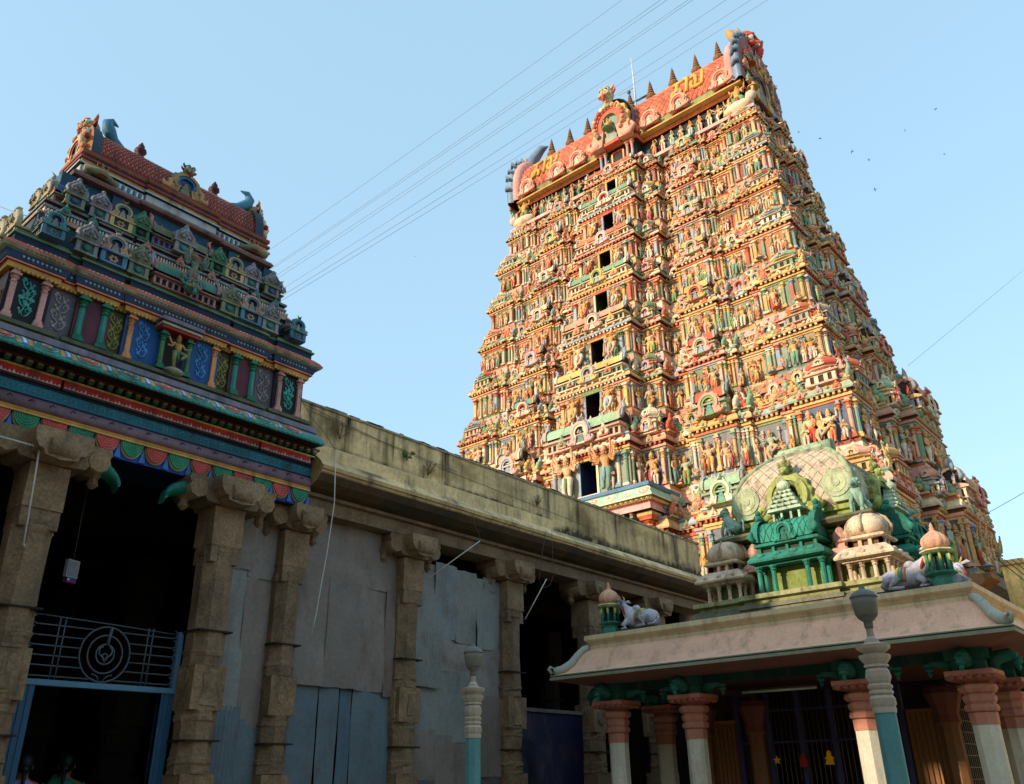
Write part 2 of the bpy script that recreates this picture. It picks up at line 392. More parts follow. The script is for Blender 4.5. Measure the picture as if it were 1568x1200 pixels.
def lion_mask():
    # big-eyed horned mask facing -y, about 1 wide and 1.1 tall; slots 0 face, 1 brow/jaw, 2 eye white, 3 pupil, 4 horn, 5 tongue
    m = MB()
    m.ball((0, 0, .5), (.42, .36, .42), 0, 12, 8)
    m.ball((0, -.34, .42), (.22, .2, .16), 1, 10, 6); m.ball((0, -.5, .47), (.09, .07, .06), 0, 8, 5)
    for sg in (-1, 1):
        m.ball((sg * .2, -.3, .62), (.13, .11, .13), 2, 10, 6); m.ball((sg * .21, -.39, .61), (.06, .04, .065), 3, 8, 5)
        m.tube([(sg * .04, -.34, .72), (sg * .18, -.36, .8), (sg * .36, -.22, .74)], [.05, .06, .03], 1, 6)
        m.tube([(sg * .3, 0, .8), (sg * .44, 0, .98), (sg * .40, .02, 1.16)], [.1, .07, .01], 4, 7)
        m.tube([(sg * .36, -.02, .5), (sg * .52, -.02, .6), (sg * .56, .0, .76)], [.1, .07, .02], 5, 6)
        m.ball((sg * .26, -.32, .36), (.13, .12, .1), 1, 8, 5)
        m.tube([(sg * .12, -.46, .34), (sg * .14, -.5, .22)], [.035, .005], 2, 5)
    m.box(-.2, .2, -.44, -.2, .27, .33, 2)
    m.tube([(0, -.34, .3), (0, -.44, .16), (0, -.38, 0), (0, -.3, -.1)], [.1, .1, .09, .04], 5, 8)
    return m
MASK = lion_mask()

def pot_finial(n=10):
    # stacked brass pot finial, height 1; slots 0
    m = MB()
    m.lathe([(.22, 0), (.24, .04), (.12, .08), (.26, .15), (.32, .23), (.26, .31), (.10, .35), (.20, .39), (.2, .44), (.08, .475), (.16, .51), (.16, .56), (.065, .595), (.125, .63), (.125, .67), (.05, .705), (.095, .74), (.09, .78), (.03, .81), (.06, .84), (.05, .87), (.02, .9), (.0, 1.0)], 0, n, sm=False)
    return m
FINIAL = pot_finial()
exec_parts = []

# ------------------------------------------------------------------ stepped temple plans
FN = [((-1, 0), (0, -1)), ((0, -1), (1, 0)), ((1, 0), (0, 1)), ((0, 1), (-1, 0))]
FRZ = [-PI / 2, 0.0, PI / 2, PI]
def plan(w, d, fb, rb, k=1.0):
    # w: half width along y, half depth d along x; bays (s0, s1, off, kind) as fractions
    pts = []; meta = []; ST = [fb, rb, fb, rb]
    for f in range(4):
        n, t = FN[f]; H = d if f % 2 == 0 else w; Wd = w if f % 2 == 0 else d
        st = ST[f]; po = ST[f - 1][-1][2] * k; no = ST[(f + 1) % 4][0][2] * k
        for i, (a, b, off, kind) in enumerate(st):
            s0 = a * Wd if i else -(Wd + po); s1 = b * Wd
            q = H + off * k
            pts.append((n[0] * q + t[0] * s0, n[1] * q + t[1] * s0)); meta.append((f, i))
            if i < len(st) - 1:
                pts.append((n[0] * q + t[0] * s1, n[1] * q + t[1] * s1)); meta.append((f, -1))
    return pts, meta
def offs(pts, o):
    n = len(pts); out = []
    for i in range(n):
        x, y = pts[i]; nx = ny = 0
        for a, b in ((pts[i - 1], pts[i]), (pts[i], pts[(i + 1) % n])):
            dx, dy = b[0] - a[0], b[1] - a[1]; l = math.hypot(dx, dy) or 1
            nx += dy / l; ny += -dx / l
        out.append((x + o * nx, y + o * ny))
    return out
def loft(m, P, prof, colf, skip=()):
    pts, meta = P; b = len(m.v); n = len(pts)
    for o, z in prof:
        m.v.extend([(x, y, z) for x, y in offs(pts, o)])
    for k in range(len(prof) - 1):
        for i in range(n):
            if (k, meta[i]) in skip: continue
            j = (i + 1) % n
            m.f.append((b + k * n + i, b + k * n + j, b + (k + 1) * n + j, b + (k + 1) * n + i))
            m.c.append(colf(k, meta[i], i)); m.s.append(False)
def cap(m, P, o, z, col):
    m.poly([(x, y, z) for x, y in offs(P[0], o)], col)
def onface(f, H, s, off, z, sc=1.0, sx=None, sy=None, sz=None, spin=0.0):
    n, t = FN[f]; q = H + off
    return T(n[0] * q + t[0] * s, n[1] * q + t[1] * s, z, sc, FRZ[f] + spin, sx, sy, sz)
def facebox(m, f, H, s0, s1, o0, o1, z0, z1, col):
    n, t = FN[f]; X = []; Y = []
    for s in (s0, s1):
        for o in (o0, o1):
            X.append(n[0] * (H + o) + t[0] * s); Y.append(n[1] * (H + o) + t[1] * s)
    m.box(min(X), max(X), min(Y), max(Y), z0, z1, col)

# ------------------------------------------------------------------ the great gateway tower
TX, TY = 45.5, 25.7
tower = thing('temple_tower', 'huge tapering temple tower crowded with painted statues under a red tiled barrel roof', 'temple tower', (TX, TY, 0))
FB = [(-1, -.84, .5, 'corner'), (-.84, -.79, .28, 'edge'), (-.79, -.655, 0, 'recess'), (-.655, -.61, .3, 'edge'), (-.61, -.45, .6, 'inter'), (-.45, -.405, .3, 'edge'), (-.405, -.31, -.3, 'recess'), (-.31, -.2, .75, 'stage'), (-.2, .2, 1.95, 'center'),
      (.2, .31, .75, 'stage'), (.31, .405, -.3, 'recess'), (.405, .45, .3, 'edge'), (.45, .61, .6, 'inter'), (.61, .655, .3, 'edge'), (.655, .79, 0, 'recess'), (.79, .84, .28, 'edge'), (.84, 1, .5, 'corner')]
RB = [(-1, -.72, .5, 'corner'), (-.72, -.62, .28, 'edge'), (-.62, -.42, 0, 'recess'), (-.42, -.28, .6, 'stage'), (-.28, .28, 1.2, 'inter'), (.28, .42, .6, 'stage'), (.42, .62, 0, 'recess'), (.62, .72, .28, 'edge'), (.72, 1, .5, 'corner')]
ZS = [0, 9.8, 12, 15, 18.5, 22.6, 26.4, 30, 33.5, 38, 41.5, 50]
WS = [16.4, 15.8, 15.4, 14.7, 13.9, 13.0, 12.5, 12.05, 11.5, 10.9, 10.3, 10]
def tw(z): return float(np.interp(z, ZS, WS)) - .55
def td(z): return 45.5 - (38 + .19 * (z - 17.2)) - .5 + max(0, 15 - z) * .06
TIER = [9.8, 15.35, 20.3, 24.15, 28.05, 31.7, 35.05, 38.7, 41.6]
rt = random.Random(11)
EL = []   # (name, template, matrix, palette, face, size)
def warp(x, y, z):     # the left half of the front draws in a little towards the foot
    if y <= 0: return (x, y, z)
    g = .085 * min(1.0, max(0.0, (36 - z) / 12)); return (x, y * (1 - g), z)
def put(name, tp, M, pal, f, size):
    t = M.translation; M = M.copy(); M.translation = Vector(warp(t.x, t.y, t.z)); EL.append((name, tp, M, pal, f, size))
CORN = [c(206, 160, 136), CREAM, c(206, 166, 104), c(150, 168, 136), c(204, 146, 114), CREAM, c(200, 164, 116), c(206, 170, 120), c(156, 162, 160)]
MOLD = [OCHRE, c(204, 146, 114), CREAM, c(196, 112, 70), c(206, 160, 136), c(122, 146, 96), c(112, 146, 126), BLUEG, c(178, 92, 66), c(206, 166, 104), CREAM, c(196, 150, 90)]
SHAFT = [CREAM, c(206, 150, 120), c(112, 146, 126), OCHRE, c(206, 164, 140), BLUEG, c(186, 96, 72), c(150, 160, 140), CREAM, c(206, 156, 112), c(196, 160, 104), c(124, 150, 110)]
ORN = [c(122, 154, 114), c(200, 110, 74), c(206, 156, 134), OCHRE, CREAM, c(204, 140, 110), c(186, 88, 64), c(146, 172, 136), c(206, 140, 104), c(144, 152, 150), c(112, 146, 112), c(204, 160, 100)]
WALLC = [[c(92, 96, 108), c(112, 112, 110), c(160, 106, 74), c(178, 128, 88), c(156, 120, 84)], [c(88, 94, 108), c(120, 120, 116), c(142, 138, 118), c(176, 130, 86), c(162, 112, 78)],
         [c(126, 134, 116), c(118, 120, 110), c(178, 142, 96), c(140, 138, 112), c(168, 118, 80)], [c(138, 138, 106), c(166, 122, 84), c(130, 132, 106), c(174, 138, 90)],
         [c(158, 108, 74), c(138, 130, 96), c(166, 116, 80)], [c(144, 86, 62), c(154, 100, 72), c(136, 122, 88)], [c(140, 84, 60), c(138, 78, 58), c(130, 98, 70)], [c(140, 82, 60), c(136, 76, 58), c(124, 72, 56)]]
def spal(r):
    b = r.choice(ORN); return [r.choice(SHAFT), r.choice(CORN), b, c(64, 40, 34), r.choice(MOLD), r.choice([BLUEG, c(150, 156, 160), c(150, 150, 146), c(132, 146, 150)])]
def npal(r):
    return [r.choice([SALMON, PINK, OCHRE, BLUEG, MINT, RED]), r.choice([CREAM, OCHRE, PINK, SALMON]), r.choice([BLUEG, RED, LEAF, CREAM]), r.choice([MAROON, NAVY, DARK]), r.choice([BLUEG, c(170, 170, 150), TEAL])]
for ti in range(8):
    z0, z1 = TIER[ti], TIER[ti + 1]; h = z1 - z0; w, d = tw(z0 + .3 * h), td(z0 + .3 * h)
    wn, dn = (tw(z1 + .3 * h), td(z1 + .3 * h)) if ti < 7 else (tw(41.6) - .2, td(41.6) - .2)
    jk = 1.0 if ti < 3 else .95 - .05 * (ti - 3)
    RB_ = [(a_, b2_, o_ * (1.35 if ti < 2 else 1), k_) for a_, b2_, o_, k_ in RB]
    RB_[0] = RB[0]; RB_[-1] = RB[-1]; P = plan(w, d, FB, RB_, jk); ins = min(w - wn, d - dn)
    r = random.Random(100 + ti); u = h / 4.0 if ti else 1.12
    Z = lambda q: z0 + q * h
    prof = [(.16, Z(-.1)), (.16, Z(.035)), (.08, Z(.05)), (.13, Z(.075)), (.0, Z(.09)), (.0, Z(.50)), (.05, Z(.50)), (.05, Z(.525)), (.13, Z(.525)), (.13, Z(.55)), (.10, Z(.555)), (.10, Z(.58)),
            (.26, Z(.585)), (.30, Z(.60)), (.27, Z(.625)), (.18, Z(.655)), (.10, Z(.675)), (.16, Z(.68)), (.16, Z(.70)), (-.18 * u, Z(.705)), (-.18 * u, Z(.79)), (-.08 * u, Z(.79)), (-.08 * u, Z(.815)), (-.2 * u, Z(.82)), (-.2 * u, Z(.86))]
    cc = {}
    def colf(k, me, i, cc=cc, r=r, ti=ti):
        key = (k, me[0], me[1] if me[1] >= 0 else i)
        if me[1] < 0: key = (k, me[0], -1)
        if key not in cc:
            if k == 4: q = r.choice(WALLC[ti])
            elif k in (12, 13, 14): q = cc.get((12,) + key[1:]) or r.choice(CORN)
            elif k in (0, 3): q = r.choice([PINK, CREAM, OCHRE, SALMON, c(170, 120, 90)])
            elif k in (10, 11): q = c(96, 50, 36)
            elif k in (7, 8): q = r.choice([OCHRE, OCHRE, SALMON, ORANGE])
            elif k in (19,): q = r.choice([MAROON, ORANGE, RED, c(120, 70, 50), NAVY, c(90, 110, 100)])
            elif k in (22, 23): q = r.choice([c(120, 80, 60), c(140, 120, 96), MAROON])
            else: q = r.choice(MOLD)
            cc[key] = q
        return cc[key]
    sk = {(4, (0, 8))}
    m = MB(); loft(m, P, prof, colf, sk); cap(m, P, -.2 * u, Z(.86), r.choice([c(120, 80, 60), c(140, 120, 96), MAROON]))
    # the doorway cut through the middle bay
    qd = d + 1.95 * jk; hw = w * .2; dw = (.60 - .032 * ti) * (1.0 if ti else .8); zb, zt = Z(.09), Z(.09) + min(2.3 - .12 * ti, .405 * h); zw = Z(.50)
    wc = r.choice(WALLC[ti])
    for (a, b_, lo, hi) in ((-hw, -dw, zb, zw), (dw, hw, zb, zw), (-dw, dw, zt, zw)):
        m.poly([(-qd, -a, lo), (-qd, -b_, lo), (-qd, -b_, hi), (-qd, -a, hi)], wc)
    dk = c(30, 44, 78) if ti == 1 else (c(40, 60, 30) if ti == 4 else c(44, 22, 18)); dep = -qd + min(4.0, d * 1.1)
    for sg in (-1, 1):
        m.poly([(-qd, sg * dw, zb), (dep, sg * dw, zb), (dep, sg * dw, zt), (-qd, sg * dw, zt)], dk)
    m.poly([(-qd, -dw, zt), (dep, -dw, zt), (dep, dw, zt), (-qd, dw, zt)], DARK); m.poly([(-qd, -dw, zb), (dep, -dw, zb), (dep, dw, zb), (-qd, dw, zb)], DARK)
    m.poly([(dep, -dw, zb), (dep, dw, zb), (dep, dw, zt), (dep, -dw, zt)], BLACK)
    # dentils under the cornices, small openings in the parapet
    for f in (0, 1):
        H = d if f == 0 else w; Wd = w if f == 0 else d
        for bi, (a, b_, off, kind) in enumerate(FB if f == 0 else RB_):
            s0, s1 = a * Wd - (.5 * jk if a == -1 else 0), b_ * Wd + (.5 * jk if b_ == 1 else 0); o = off * jk; nn = max(3, int((s1 - s0) / .26)); cl = r.choice([OCHRE, c(178, 92, 66), CREAM, OCHRE]); c2 = r.choice([CREAM, OCHRE, PINK, BLUEG])
            for q in range(nn):
                s = s0 + (q + .5) * (s1 - s0) / nn
                facebox(m, f, H, s - .06, s + .06, o + .09, o + .26, Z(.557), Z(.582), cl)
                if q % 2 == 0: facebox(m, f, H, s - .05, s + .05, o - .2 * u, o - .1 * u, Z(.705), Z(.79), c2)
                if q % 2 == 0:
                    n_, t__ = FN[f]; m.ball((n_[0] * (H + o + .27) + t__[0] * s, n_[1] * (H + o + .27) + t__[1] * s, Z(.64)), (.11, .11, .09), cl, 6, 4)
                    m.ball((n_[0] * (H + o + .15) + t__[0] * s, n_[1] * (H + o + .15) + t__[1] * s, Z(.0)), (.12, .12, .10), c2, 6, 4)
    m.v = [warp(*q) for q in m.v]; obj('storey', m, M_TOWER, tower)
    fr = MB()
    for sg in (-1, 1): fr.box(-qd - .07, -qd + .05, sg * (dw + .07) - .07, sg * (dw + .07) + .07, zb, zt + .1, r.choice([BLUEG, OCHRE, CREAM]))
    fr.box(-qd - .10, -qd + .05, -dw - .25, dw + .25, zt + .003, zt + .16, r.choice([OCHRE, ORANGE, LEAF])); fr.box(-qd - .16, -qd + .05, -dw - .3, dw + .3, zt + .16, zt + .25, r.choice([RED, LEAF, OCHRE]))
    fr.box(-qd - .18, -qd + .05, -dw - .2, dw + .2, zb - .12, zb + .003, CREAM)
    fr.v = [warp(*q) for q in fr.v]; obj('door_frame', fr, M_TOWER, tower)
    # ornaments bay by bay
    ph = Z(.50) - Z(.09)
    for f in (0, 1):
        H = d if f == 0 else w; Wd = w if f == 0 else d
        for bi, (a, b_, off, kind) in enumerate(FB if f == 0 else RB_):
            s0, s1 = a * Wd - (.5 * jk if a == -1 else 0), b_ * Wd + (.5 * jk if b_ == 1 else 0); o = off * jk; b = s1 - s0; sm_ = (s0 + s1) / 2
            pk = lambda: [r.choice(SHAFT)] + [r.choice(MOLD), r.choice(MOLD)]
            def pil(s, big=1.0, oo=.06):
                put('pilaster', r.choice(PIL), onface(f, H, s, o + oo, Z(.09), 1, 1.5 * big, 1.5 * big, ph), pk(), f, ph)
            def fig(s, hh, pose=None, oo=.22, zz=None, hal=False):
                p = pose or r.choice(['stand', 'bend', 'four', 'pray', 'dance', 'bend', 'stand'])
                put('statue', FIG[p], onface(f, H, s, o + oo, Z(.09) if zz is None else zz, hh, hh * 1.12, hh * 1.1, hh), figpal(r), f, hh)
                if zz is None and p not in ('many', 'guard'):
                    for sg in (-1, 1): put('pilaster', PIL[1], onface(f, H, s + sg * .26 * hh, o + .05, Z(.09), 1, .8, .8, ph * .86), pk(), f, .2)
            # figures on the return faces of the projecting bays
            bays = FB if f == 0 else RB_; j2 = bi + 1 if f == 0 else bi - 1
            if 0 <= j2 < len(bays) and o - bays[j2][2] * jk > .22:
                om = (o + bays[j2][2] * jk) / 2; dd = o - bays[j2][2] * jk; n_, t_ = FN[f]; sg_ = 1 if f == 0 else -1; se = s1 if f == 0 else s0
                px_ = n_[0] * (H + om) + t_[0] * (se + sg_ * .16); py_ = n_[1] * (H + om) + t_[1] * (se + sg_ * .16); hh = ph * (.9 if dd > .5 else .7)
                put('statue', FIG[r.choice(['stand', 'bend', 'four', 'pray'])], T(px_, py_, Z(.09), hh, 0.0 if f == 0 else -PI / 2), figpal(r), f, hh)
                for e_ in (-.34, .34):
                    qx = n_[0] * (H + om + e_ * dd) + t_[0] * (se + sg_ * .05); qy = n_[1] * (H + om + e_ * dd) + t_[1] * (se + sg_ * .05)
                    put('pilaster', PIL[1], T(qx, qy, Z(.09), 1, 0.0, 1.1, 1.1, ph), [r.choice(SHAFT), r.choice(MOLD), r.choice(MOLD)], f, .4)
                put('leaf_ornament', PALM, T(px_, py_, Z(.71), .9 * u, 0.0 if f == 0 else -PI / 2), [r.choice(ORN), r.choice(ORN)], f, .5)
            if kind == 'center':
                for s in (-.92, -.74, .74, .92): pil(s * hw, 1.15)
                gs = ph * (1.1 if ti < 4 else .92)
                if ti == 1: gs = ph * 1.25
                fig(-dw - .62 - .1 * (8 - ti) / 4, gs, 'many' if ti == 1 else 'guard', .35); fig(dw + .62 + .1 * (8 - ti) / 4, gs, 'many' if ti == 1 else 'guard', .35)
                for s in (-.60, .60): fig(s * hw * (1.02), ph * .62, 'pray', .25)
                k = .92 * u; zz = Z(.70)
                if ti == 0: continue
                put('miniature_shrine', SALA[4.4], onface(f, H, 0, o - .05, zz - .15, k, 2 * hw / 4.4 * .96, k, k), spal(r), f, 2.4)
                put('arch_ornament', NASI, onface(f, H, 0, o + .42 * k, zz - .1, 1.55 * k, 1.5 * k, 1.3 * k, 1.5 * k), npal(r), f, 2.0)
                for s in (-.55, .55): put('leaf_ornament', PALM, onface(f, H, s * hw, o + .40 * k, zz + .02, .75 * k), [r.choice(ORN), r.choice(ORN)], f, .9)
            else:
                n = max(1, int(b / .8))
                if kind == 'edge':
                    pil(sm_ - .1, .85); pil(sm_ + .14, .6)
                elif kind == 'recess':
                    pil(s0 + .13, .8); pil(s1 - .13, .8); q_ = max(1, int(b / .95))
                    for q in range(q_):
                        fig(s0 + (q + .5) * b / q_, ph * r.uniform(.74, .95))
                        if q: pil(s0 + q * b / q_, .7)
                elif kind == 'corner':
                    for s in (s0 + .16, s1 - .16): pil(s, 1.1)
                    q_ = max(3, int(b / .5))
                    for q in range(1, q_): 
                        if r.random() < .35: pil(s0 + .16 + q * (b - .32) / q_, .75)
                        else: fig(s0 + .16 + q * (b - .32) / q_, ph * r.uniform(.75, .97))
                elif kind == 'inter':
                    kk = max(3, int(b / .75))
                    for q in range(kk):
                        pil(s0 + .16 + q * (b - .32) / (kk - 1), .9)
                        if q < kk - 1: fig(s0 + .16 + (q + .5) * (b - .32) / (kk - 1), ph * r.uniform(.7, .98), 'many' if (f == 1 and r.random() < .3) else None)
                else:
                    pil(s0 + .13, .9); pil(s1 - .13, .9); fig(sm_, ph * .96)
                k = .98 * u; zz = Z(.70)
                if ti == 0 and f == 0 and kind == 'stage': continue
                if kind == 'corner':
                    kw = min(1.2 * k * 1.2, b * .62)
                    put('miniature_shrine', KUTA, onface(f, H, sm_ + (.25 if f == 0 and bi > 8 else 0), o - .12, zz - .06, k, kw, k * .9, k * .92), spal(r), f, 1.5)
                    for s in (-.40, .40): put('leaf_ornament', PALM, onface(f, H, sm_ + s * b, o - .05, zz, .62 * k), [r.choice(ORN), r.choice(ORN)], f, .6)
                elif kind == 'inter':
                    wv = 1.4 if b < 1.7 else (2.2 if b < 3.4 else 3.2)
                    put('miniature_shrine', SALA[wv], onface(f, H, sm_, o - .12, zz - .06, k, b * .86 / wv, k, k), spal(r), f, 1.8)
                    put('arch_ornament', NASI, onface(f, H, sm_, o + .34 * k, zz - .05, k * 1.3), npal(r), f, 1.1)
                    for s in (-.30, .30): put('leaf_ornament', PALM, onface(f, H, sm_ + s * b, o + .27 * k, zz + .05, .6 * k), [r.choice(ORN), r.choice(ORN)], f, .6)
                elif kind == 'edge':
                    if r.random() < .6: put('leaf_ornament', PALM, onface(f, H, sm_, o + .02, zz, .85 * k), [r.choice(ORN), r.choice(ORN)], f, .8)
                    else: put('arch_ornament', NASI, onface(f, H, sm_, o + .05, zz, k * .75), npal(r), f, .8)
                elif kind == 'recess':
                    q = r.random()
                    if q < .5:
                        put('arch_ornament', NASI, onface(f, H, sm_, o + .0, zz, k * .95), npal(r), f, 1.0)
                        for s in (-.36, .36): put('leaf_ornament', PALM, onface(f, H, sm_ + s * b, o - .05, zz, .55 * k), [r.choice(ORN), r.choice(ORN)], f, .55)
                    else:
                        for s in (-.3, .3): put('leaf_ornament', PALM, onface(f, H, sm_ + s * b, o, zz, .8 * k), [r.choice(ORN), r.choice(ORN)], f, .75)
                        fig(sm_, .8 * u, 'sit', -.02, zz)
                else:
                    put('miniature_shrine', KUTA, onface(f, H, sm_, o - .1, zz - .06, k, k * 1.02, k * .95, k), spal(r), f, 1.5)
                    put('arch_ornament', NASI, onface(f, H, sm_, o + .38 * k, zz + .05, k * .8), npal(r), f, .85)
                # little ornaments riding on the eave
                for q in range(n):
                    put('leaf_ornament', PALM, onface(f, H, s0 + (q + .5) * b / n, o + .29, Z(.60), .42 * u), [r.choice(ORN), r.choice(ORN)], f, .4)
                for q in range(int(b / .6) if ti < 6 else int(b / 1.1)):
                    if r.random() < .75: fig(s0 + (q + r.uniform(.3, .7)) * b / max(1, int(b / .6) if ti < 6 else int(b / 1.1)), ph * r.uniform(.38, .6), r.choice(['pray', 'sit', 'bend', 'four', 'dance', 'stand']), .42, Z(.085))
                q_ = max(1, int(b / .62))
                for q in range(q_):
                    ss = s0 + (q + .5) * b / q_ + r.uniform(-.06, .06); t_ = r.random()
                    if t_ < .45: put('leaf_ornament', PALM, onface(f, H, ss, o - .02, Z(.83), r.uniform(.42, .62) * u), [r.choice(ORN), r.choice(ORN)], f, .3)
                    elif t_ < .7: fig(ss, r.uniform(.55, .75) * u, r.choice(['sit', 'pray', 'stand', 'four']), -.02, Z(.82))
                    else: put('arch_ornament', NASI, onface(f, H, ss, o - .05, Z(.81), r.uniform(.5, .66) * u), npal(r), f, .3)
                    ss = s0 + (q + .1) * b / q_
                    if kind in ('corner', 'recess', 'edge') and r.random() < .7:
                        if r.random() < .5: fig(ss, r.uniform(.6, .8) * u, r.choice(['sit', 'pray', 'bend', 'dance']), .12, Z(.70))
                        else: put('leaf_ornament', PALM, onface(f, H, ss, o + .10, Z(.70), r.uniform(.5, .7) * u), [r.choice(ORN), r.choice(ORN)], f, .3)
                if r.random() < .6: fig(s0 + b * .15, .62 * u, r.choice(['sit', 'pray', 'stand']), .1, zz)
                if r.random() < .6: fig(s1 - b * .15, .62 * u, r.choice(['sit', 'pray', 'stand']), .1, zz)

# plain stone base hidden behind the hall
m = MB(); Pb = plan(tw(9.8) + .3, td(9.8) + .3, FB, RB, 1.0)
loft(m, Pb, [(.6, 0), (.6, 1.2), (.2, 1.5), (.2, 5.2), (.5, 5.4), (.5, 6), (0, 6.3), (0, 9.0), (.6, 9.3), (.6, 9.81)], lambda k, me, i: c(120, 96, 76)); cap(m, Pb, .6, 9.81, c(120, 96, 76))
obj('stone_base', m, M_STONE, tower)

# balcony ledge below the largest doorway
m = MB(); qd = td(16.8) + 1.85; bw = 4.75
def ledge(o, z): return [(-td(16.8), bw + o, z), (-qd - 1.55 - o, bw + o, z), (-qd - 1.55 - o, -bw - o, z), (-td(16.8), -bw - o, z)]
cols = [c(40, 40, 50), PINK, c(196, 120, 110), OCHRE, c(90, 100, 50), CREAM, MINT, BLUEG, SKY, BLUEG]
lv = [(-.35, 13.95), (-.3, 13.95), (-.3, 14.32), (-.12, 14.34), (-.05, 14.44), (.05, 14.52), (.02, 14.6), (-.42, 15.18), (-.3, 15.2), (-.26, 15.36), (-1.2, 15.38)]
m.rings([ledge(o, z) for o, z in lv], cols, False)
for i in range(9):
    s = -bw + .55 + i * (2 * bw - 1.1) / 8; k = [SALMON, MINT, c(200, 190, 160)][i % 3]
    for j, (rx, kc) in enumerate(((.40, CREAM), (.32, k), (.18, CREAM), (.10, BLUEG))):
        pts = []
        for a in np.linspace(0, 2 * PI, 14, endpoint=False):
            v = .5 + .42 * math.sin(a) * (rx / .40); y = s + rx * math.cos(a)
            o = .02 - .44 * v + .012 * (j + 1); pts.append((-qd - 1.55 - o, y, 14.6 + .58 * v + .006 * (j + 1)))
        m.poly(pts, kc)
    m.cbox(-qd - 1.7, s + .5, 14.48, .04, .05, .05, OCHRE)
for i in range(60): m.cbox(-qd - 1.56, -bw + .1 + i * (2 * bw - .2) / 59, 14.40, .05, .06, .06, OCHRE if i % 2 else c(60, 70, 40))
obj('balcony_ledge', m, M_TOWER, tower)
for i, s in enumerate((-3.9, -2.4, 2.4, 3.9)):
    m = MB(); m.merge(PIL[1], T(-qd - .55, s, 11.4, 1, 0, 3.2, 3.2, 2.4), [OCHRE, ORANGE, GOLD]); m.lathe([(.42, 13.5), (.62, 13.72), (.62, 13.9)], [ORANGE, OCHRE], 4, (-qd - .55, s, 0))
    obj('balcony_post', m, M_TOWER, tower)
for s in (-3.1, 3.1, -1.6): put('statue', FIG['stand'], T(-qd - .7, s, 11.5, 2.2, -PI / 2), [GOLD, OCHRE, ORANGE, GOLD, SALMON], 0, 2.2)

# neck of the roof with standing statues
m = MB(); w, d = tw(41.6) - .2, td(41.6) - .3
Pn = plan(w, d, [(-1, -.16, 0, ''), (-.16, .16, .9, ''), (.16, 1, 0, '')], [(-1, 1, 0, '')])
loft(m, Pn, [(.95, 41.35), (.95, 41.6), (.75, 41.75), (.35, 41.75), (.35, 42.15), (.05, 42.15), (.05, 42.2), (0, 43.75), (.25, 43.75), (.25, 43.88), (.33, 43.9), (.36, 44.0), (.2, 44.05)],
     lambda k, me, i: [PINK, CREAM, SALMON, LEAF, c(110, 150, 70), c(60, 90, 70), c(34, 50, 50), c(80, 40, 30), ORANGE, OCHRE, ORANGE, LEAF][k]); cap(m, Pn, .3, 44.12, SALMON); cap(m, Pn, .9, 41.4, PINK)
n = 34
for i in range(n):
    s = -w + (i + .5) * 2 * w / n
    if abs(s) > .2 * w: m.box(-d - .06, -d + .02, s - .18, s + .18, 42.3, 43.2, [c(70, 110, 90), c(50, 80, 80), DARK][i % 3])
obj('roof_neck', m, M_TOWER, tower)
for i in range(26):
    s = -w * .97 + i * 2 * w * .97 / 25
    if abs(s) > .2 * w: put('statue', FIG[rt.choice(['stand', 'bend', 'four', 'dance', 'guard'])], onface(0, d, s, .2, 42.16, 1.45), figpal(rt), 0, 1.3)
for i in range(6): put('statue', FIG[rt.choice(['stand', 'bend', 'four'])], onface(1, w, -2.2 + i * .85, .3, 42.16, 1.4), figpal(rt), 1, 1.2)
for sg in (-1, 1):
    put('statue', FIG['guard'], T(-d - .5, sg * (w - .2), 41.75, 2.6, -PI / 2), [GOLD, LEAF, OCHRE, GOLD, RED], 0, 2.6)
    # reclining mount with a rider at the roof corner
    mm = MB(); mm.ball((-d - .6, sg * (w - .2), 42.15), (.45, 1.1, .42), CREAM, 10, 6); mm.ball((-d - .7, sg * (w + .75), 42.5), (.3, .4, .38), PALE, 8, 6)
    mm.tube([(-d - .6, sg * (w + .9), 42.7), (-d - .75, sg * (w + 1.0), 43.1), (-d - .6, sg * (w + .8), 43.3)], [.16, .1, .02], OCHRE, 6)
    obj('crouching_mount', mm, M_TOWER, tower)
# doorway under the dormer
m = MB(); q = -d - .9
for s in (-1.35, -.95, .95, 1.35): m.merge(PIL[1], T(q - .25, s, 42.16, 1, 0, 1.5, 1.5, 1.65), [PINK if s < 0 else BLUEG, SALMON, LEAF])
m.box(q - .02, q + .05, -.42, .42, 42.2, 43.5, c(50, 22, 16)); m.box(q - .1, q, -.55, -.42, 42.2, 43.6, OCHRE); m.box(q - .1, q, .42, .55, 42.2, 43.6, OCHRE); m.box(q - .1, q, -.55, .55, 43.5, 43.62, RED)
obj('dormer_porch', m, M_TOWER, tower)

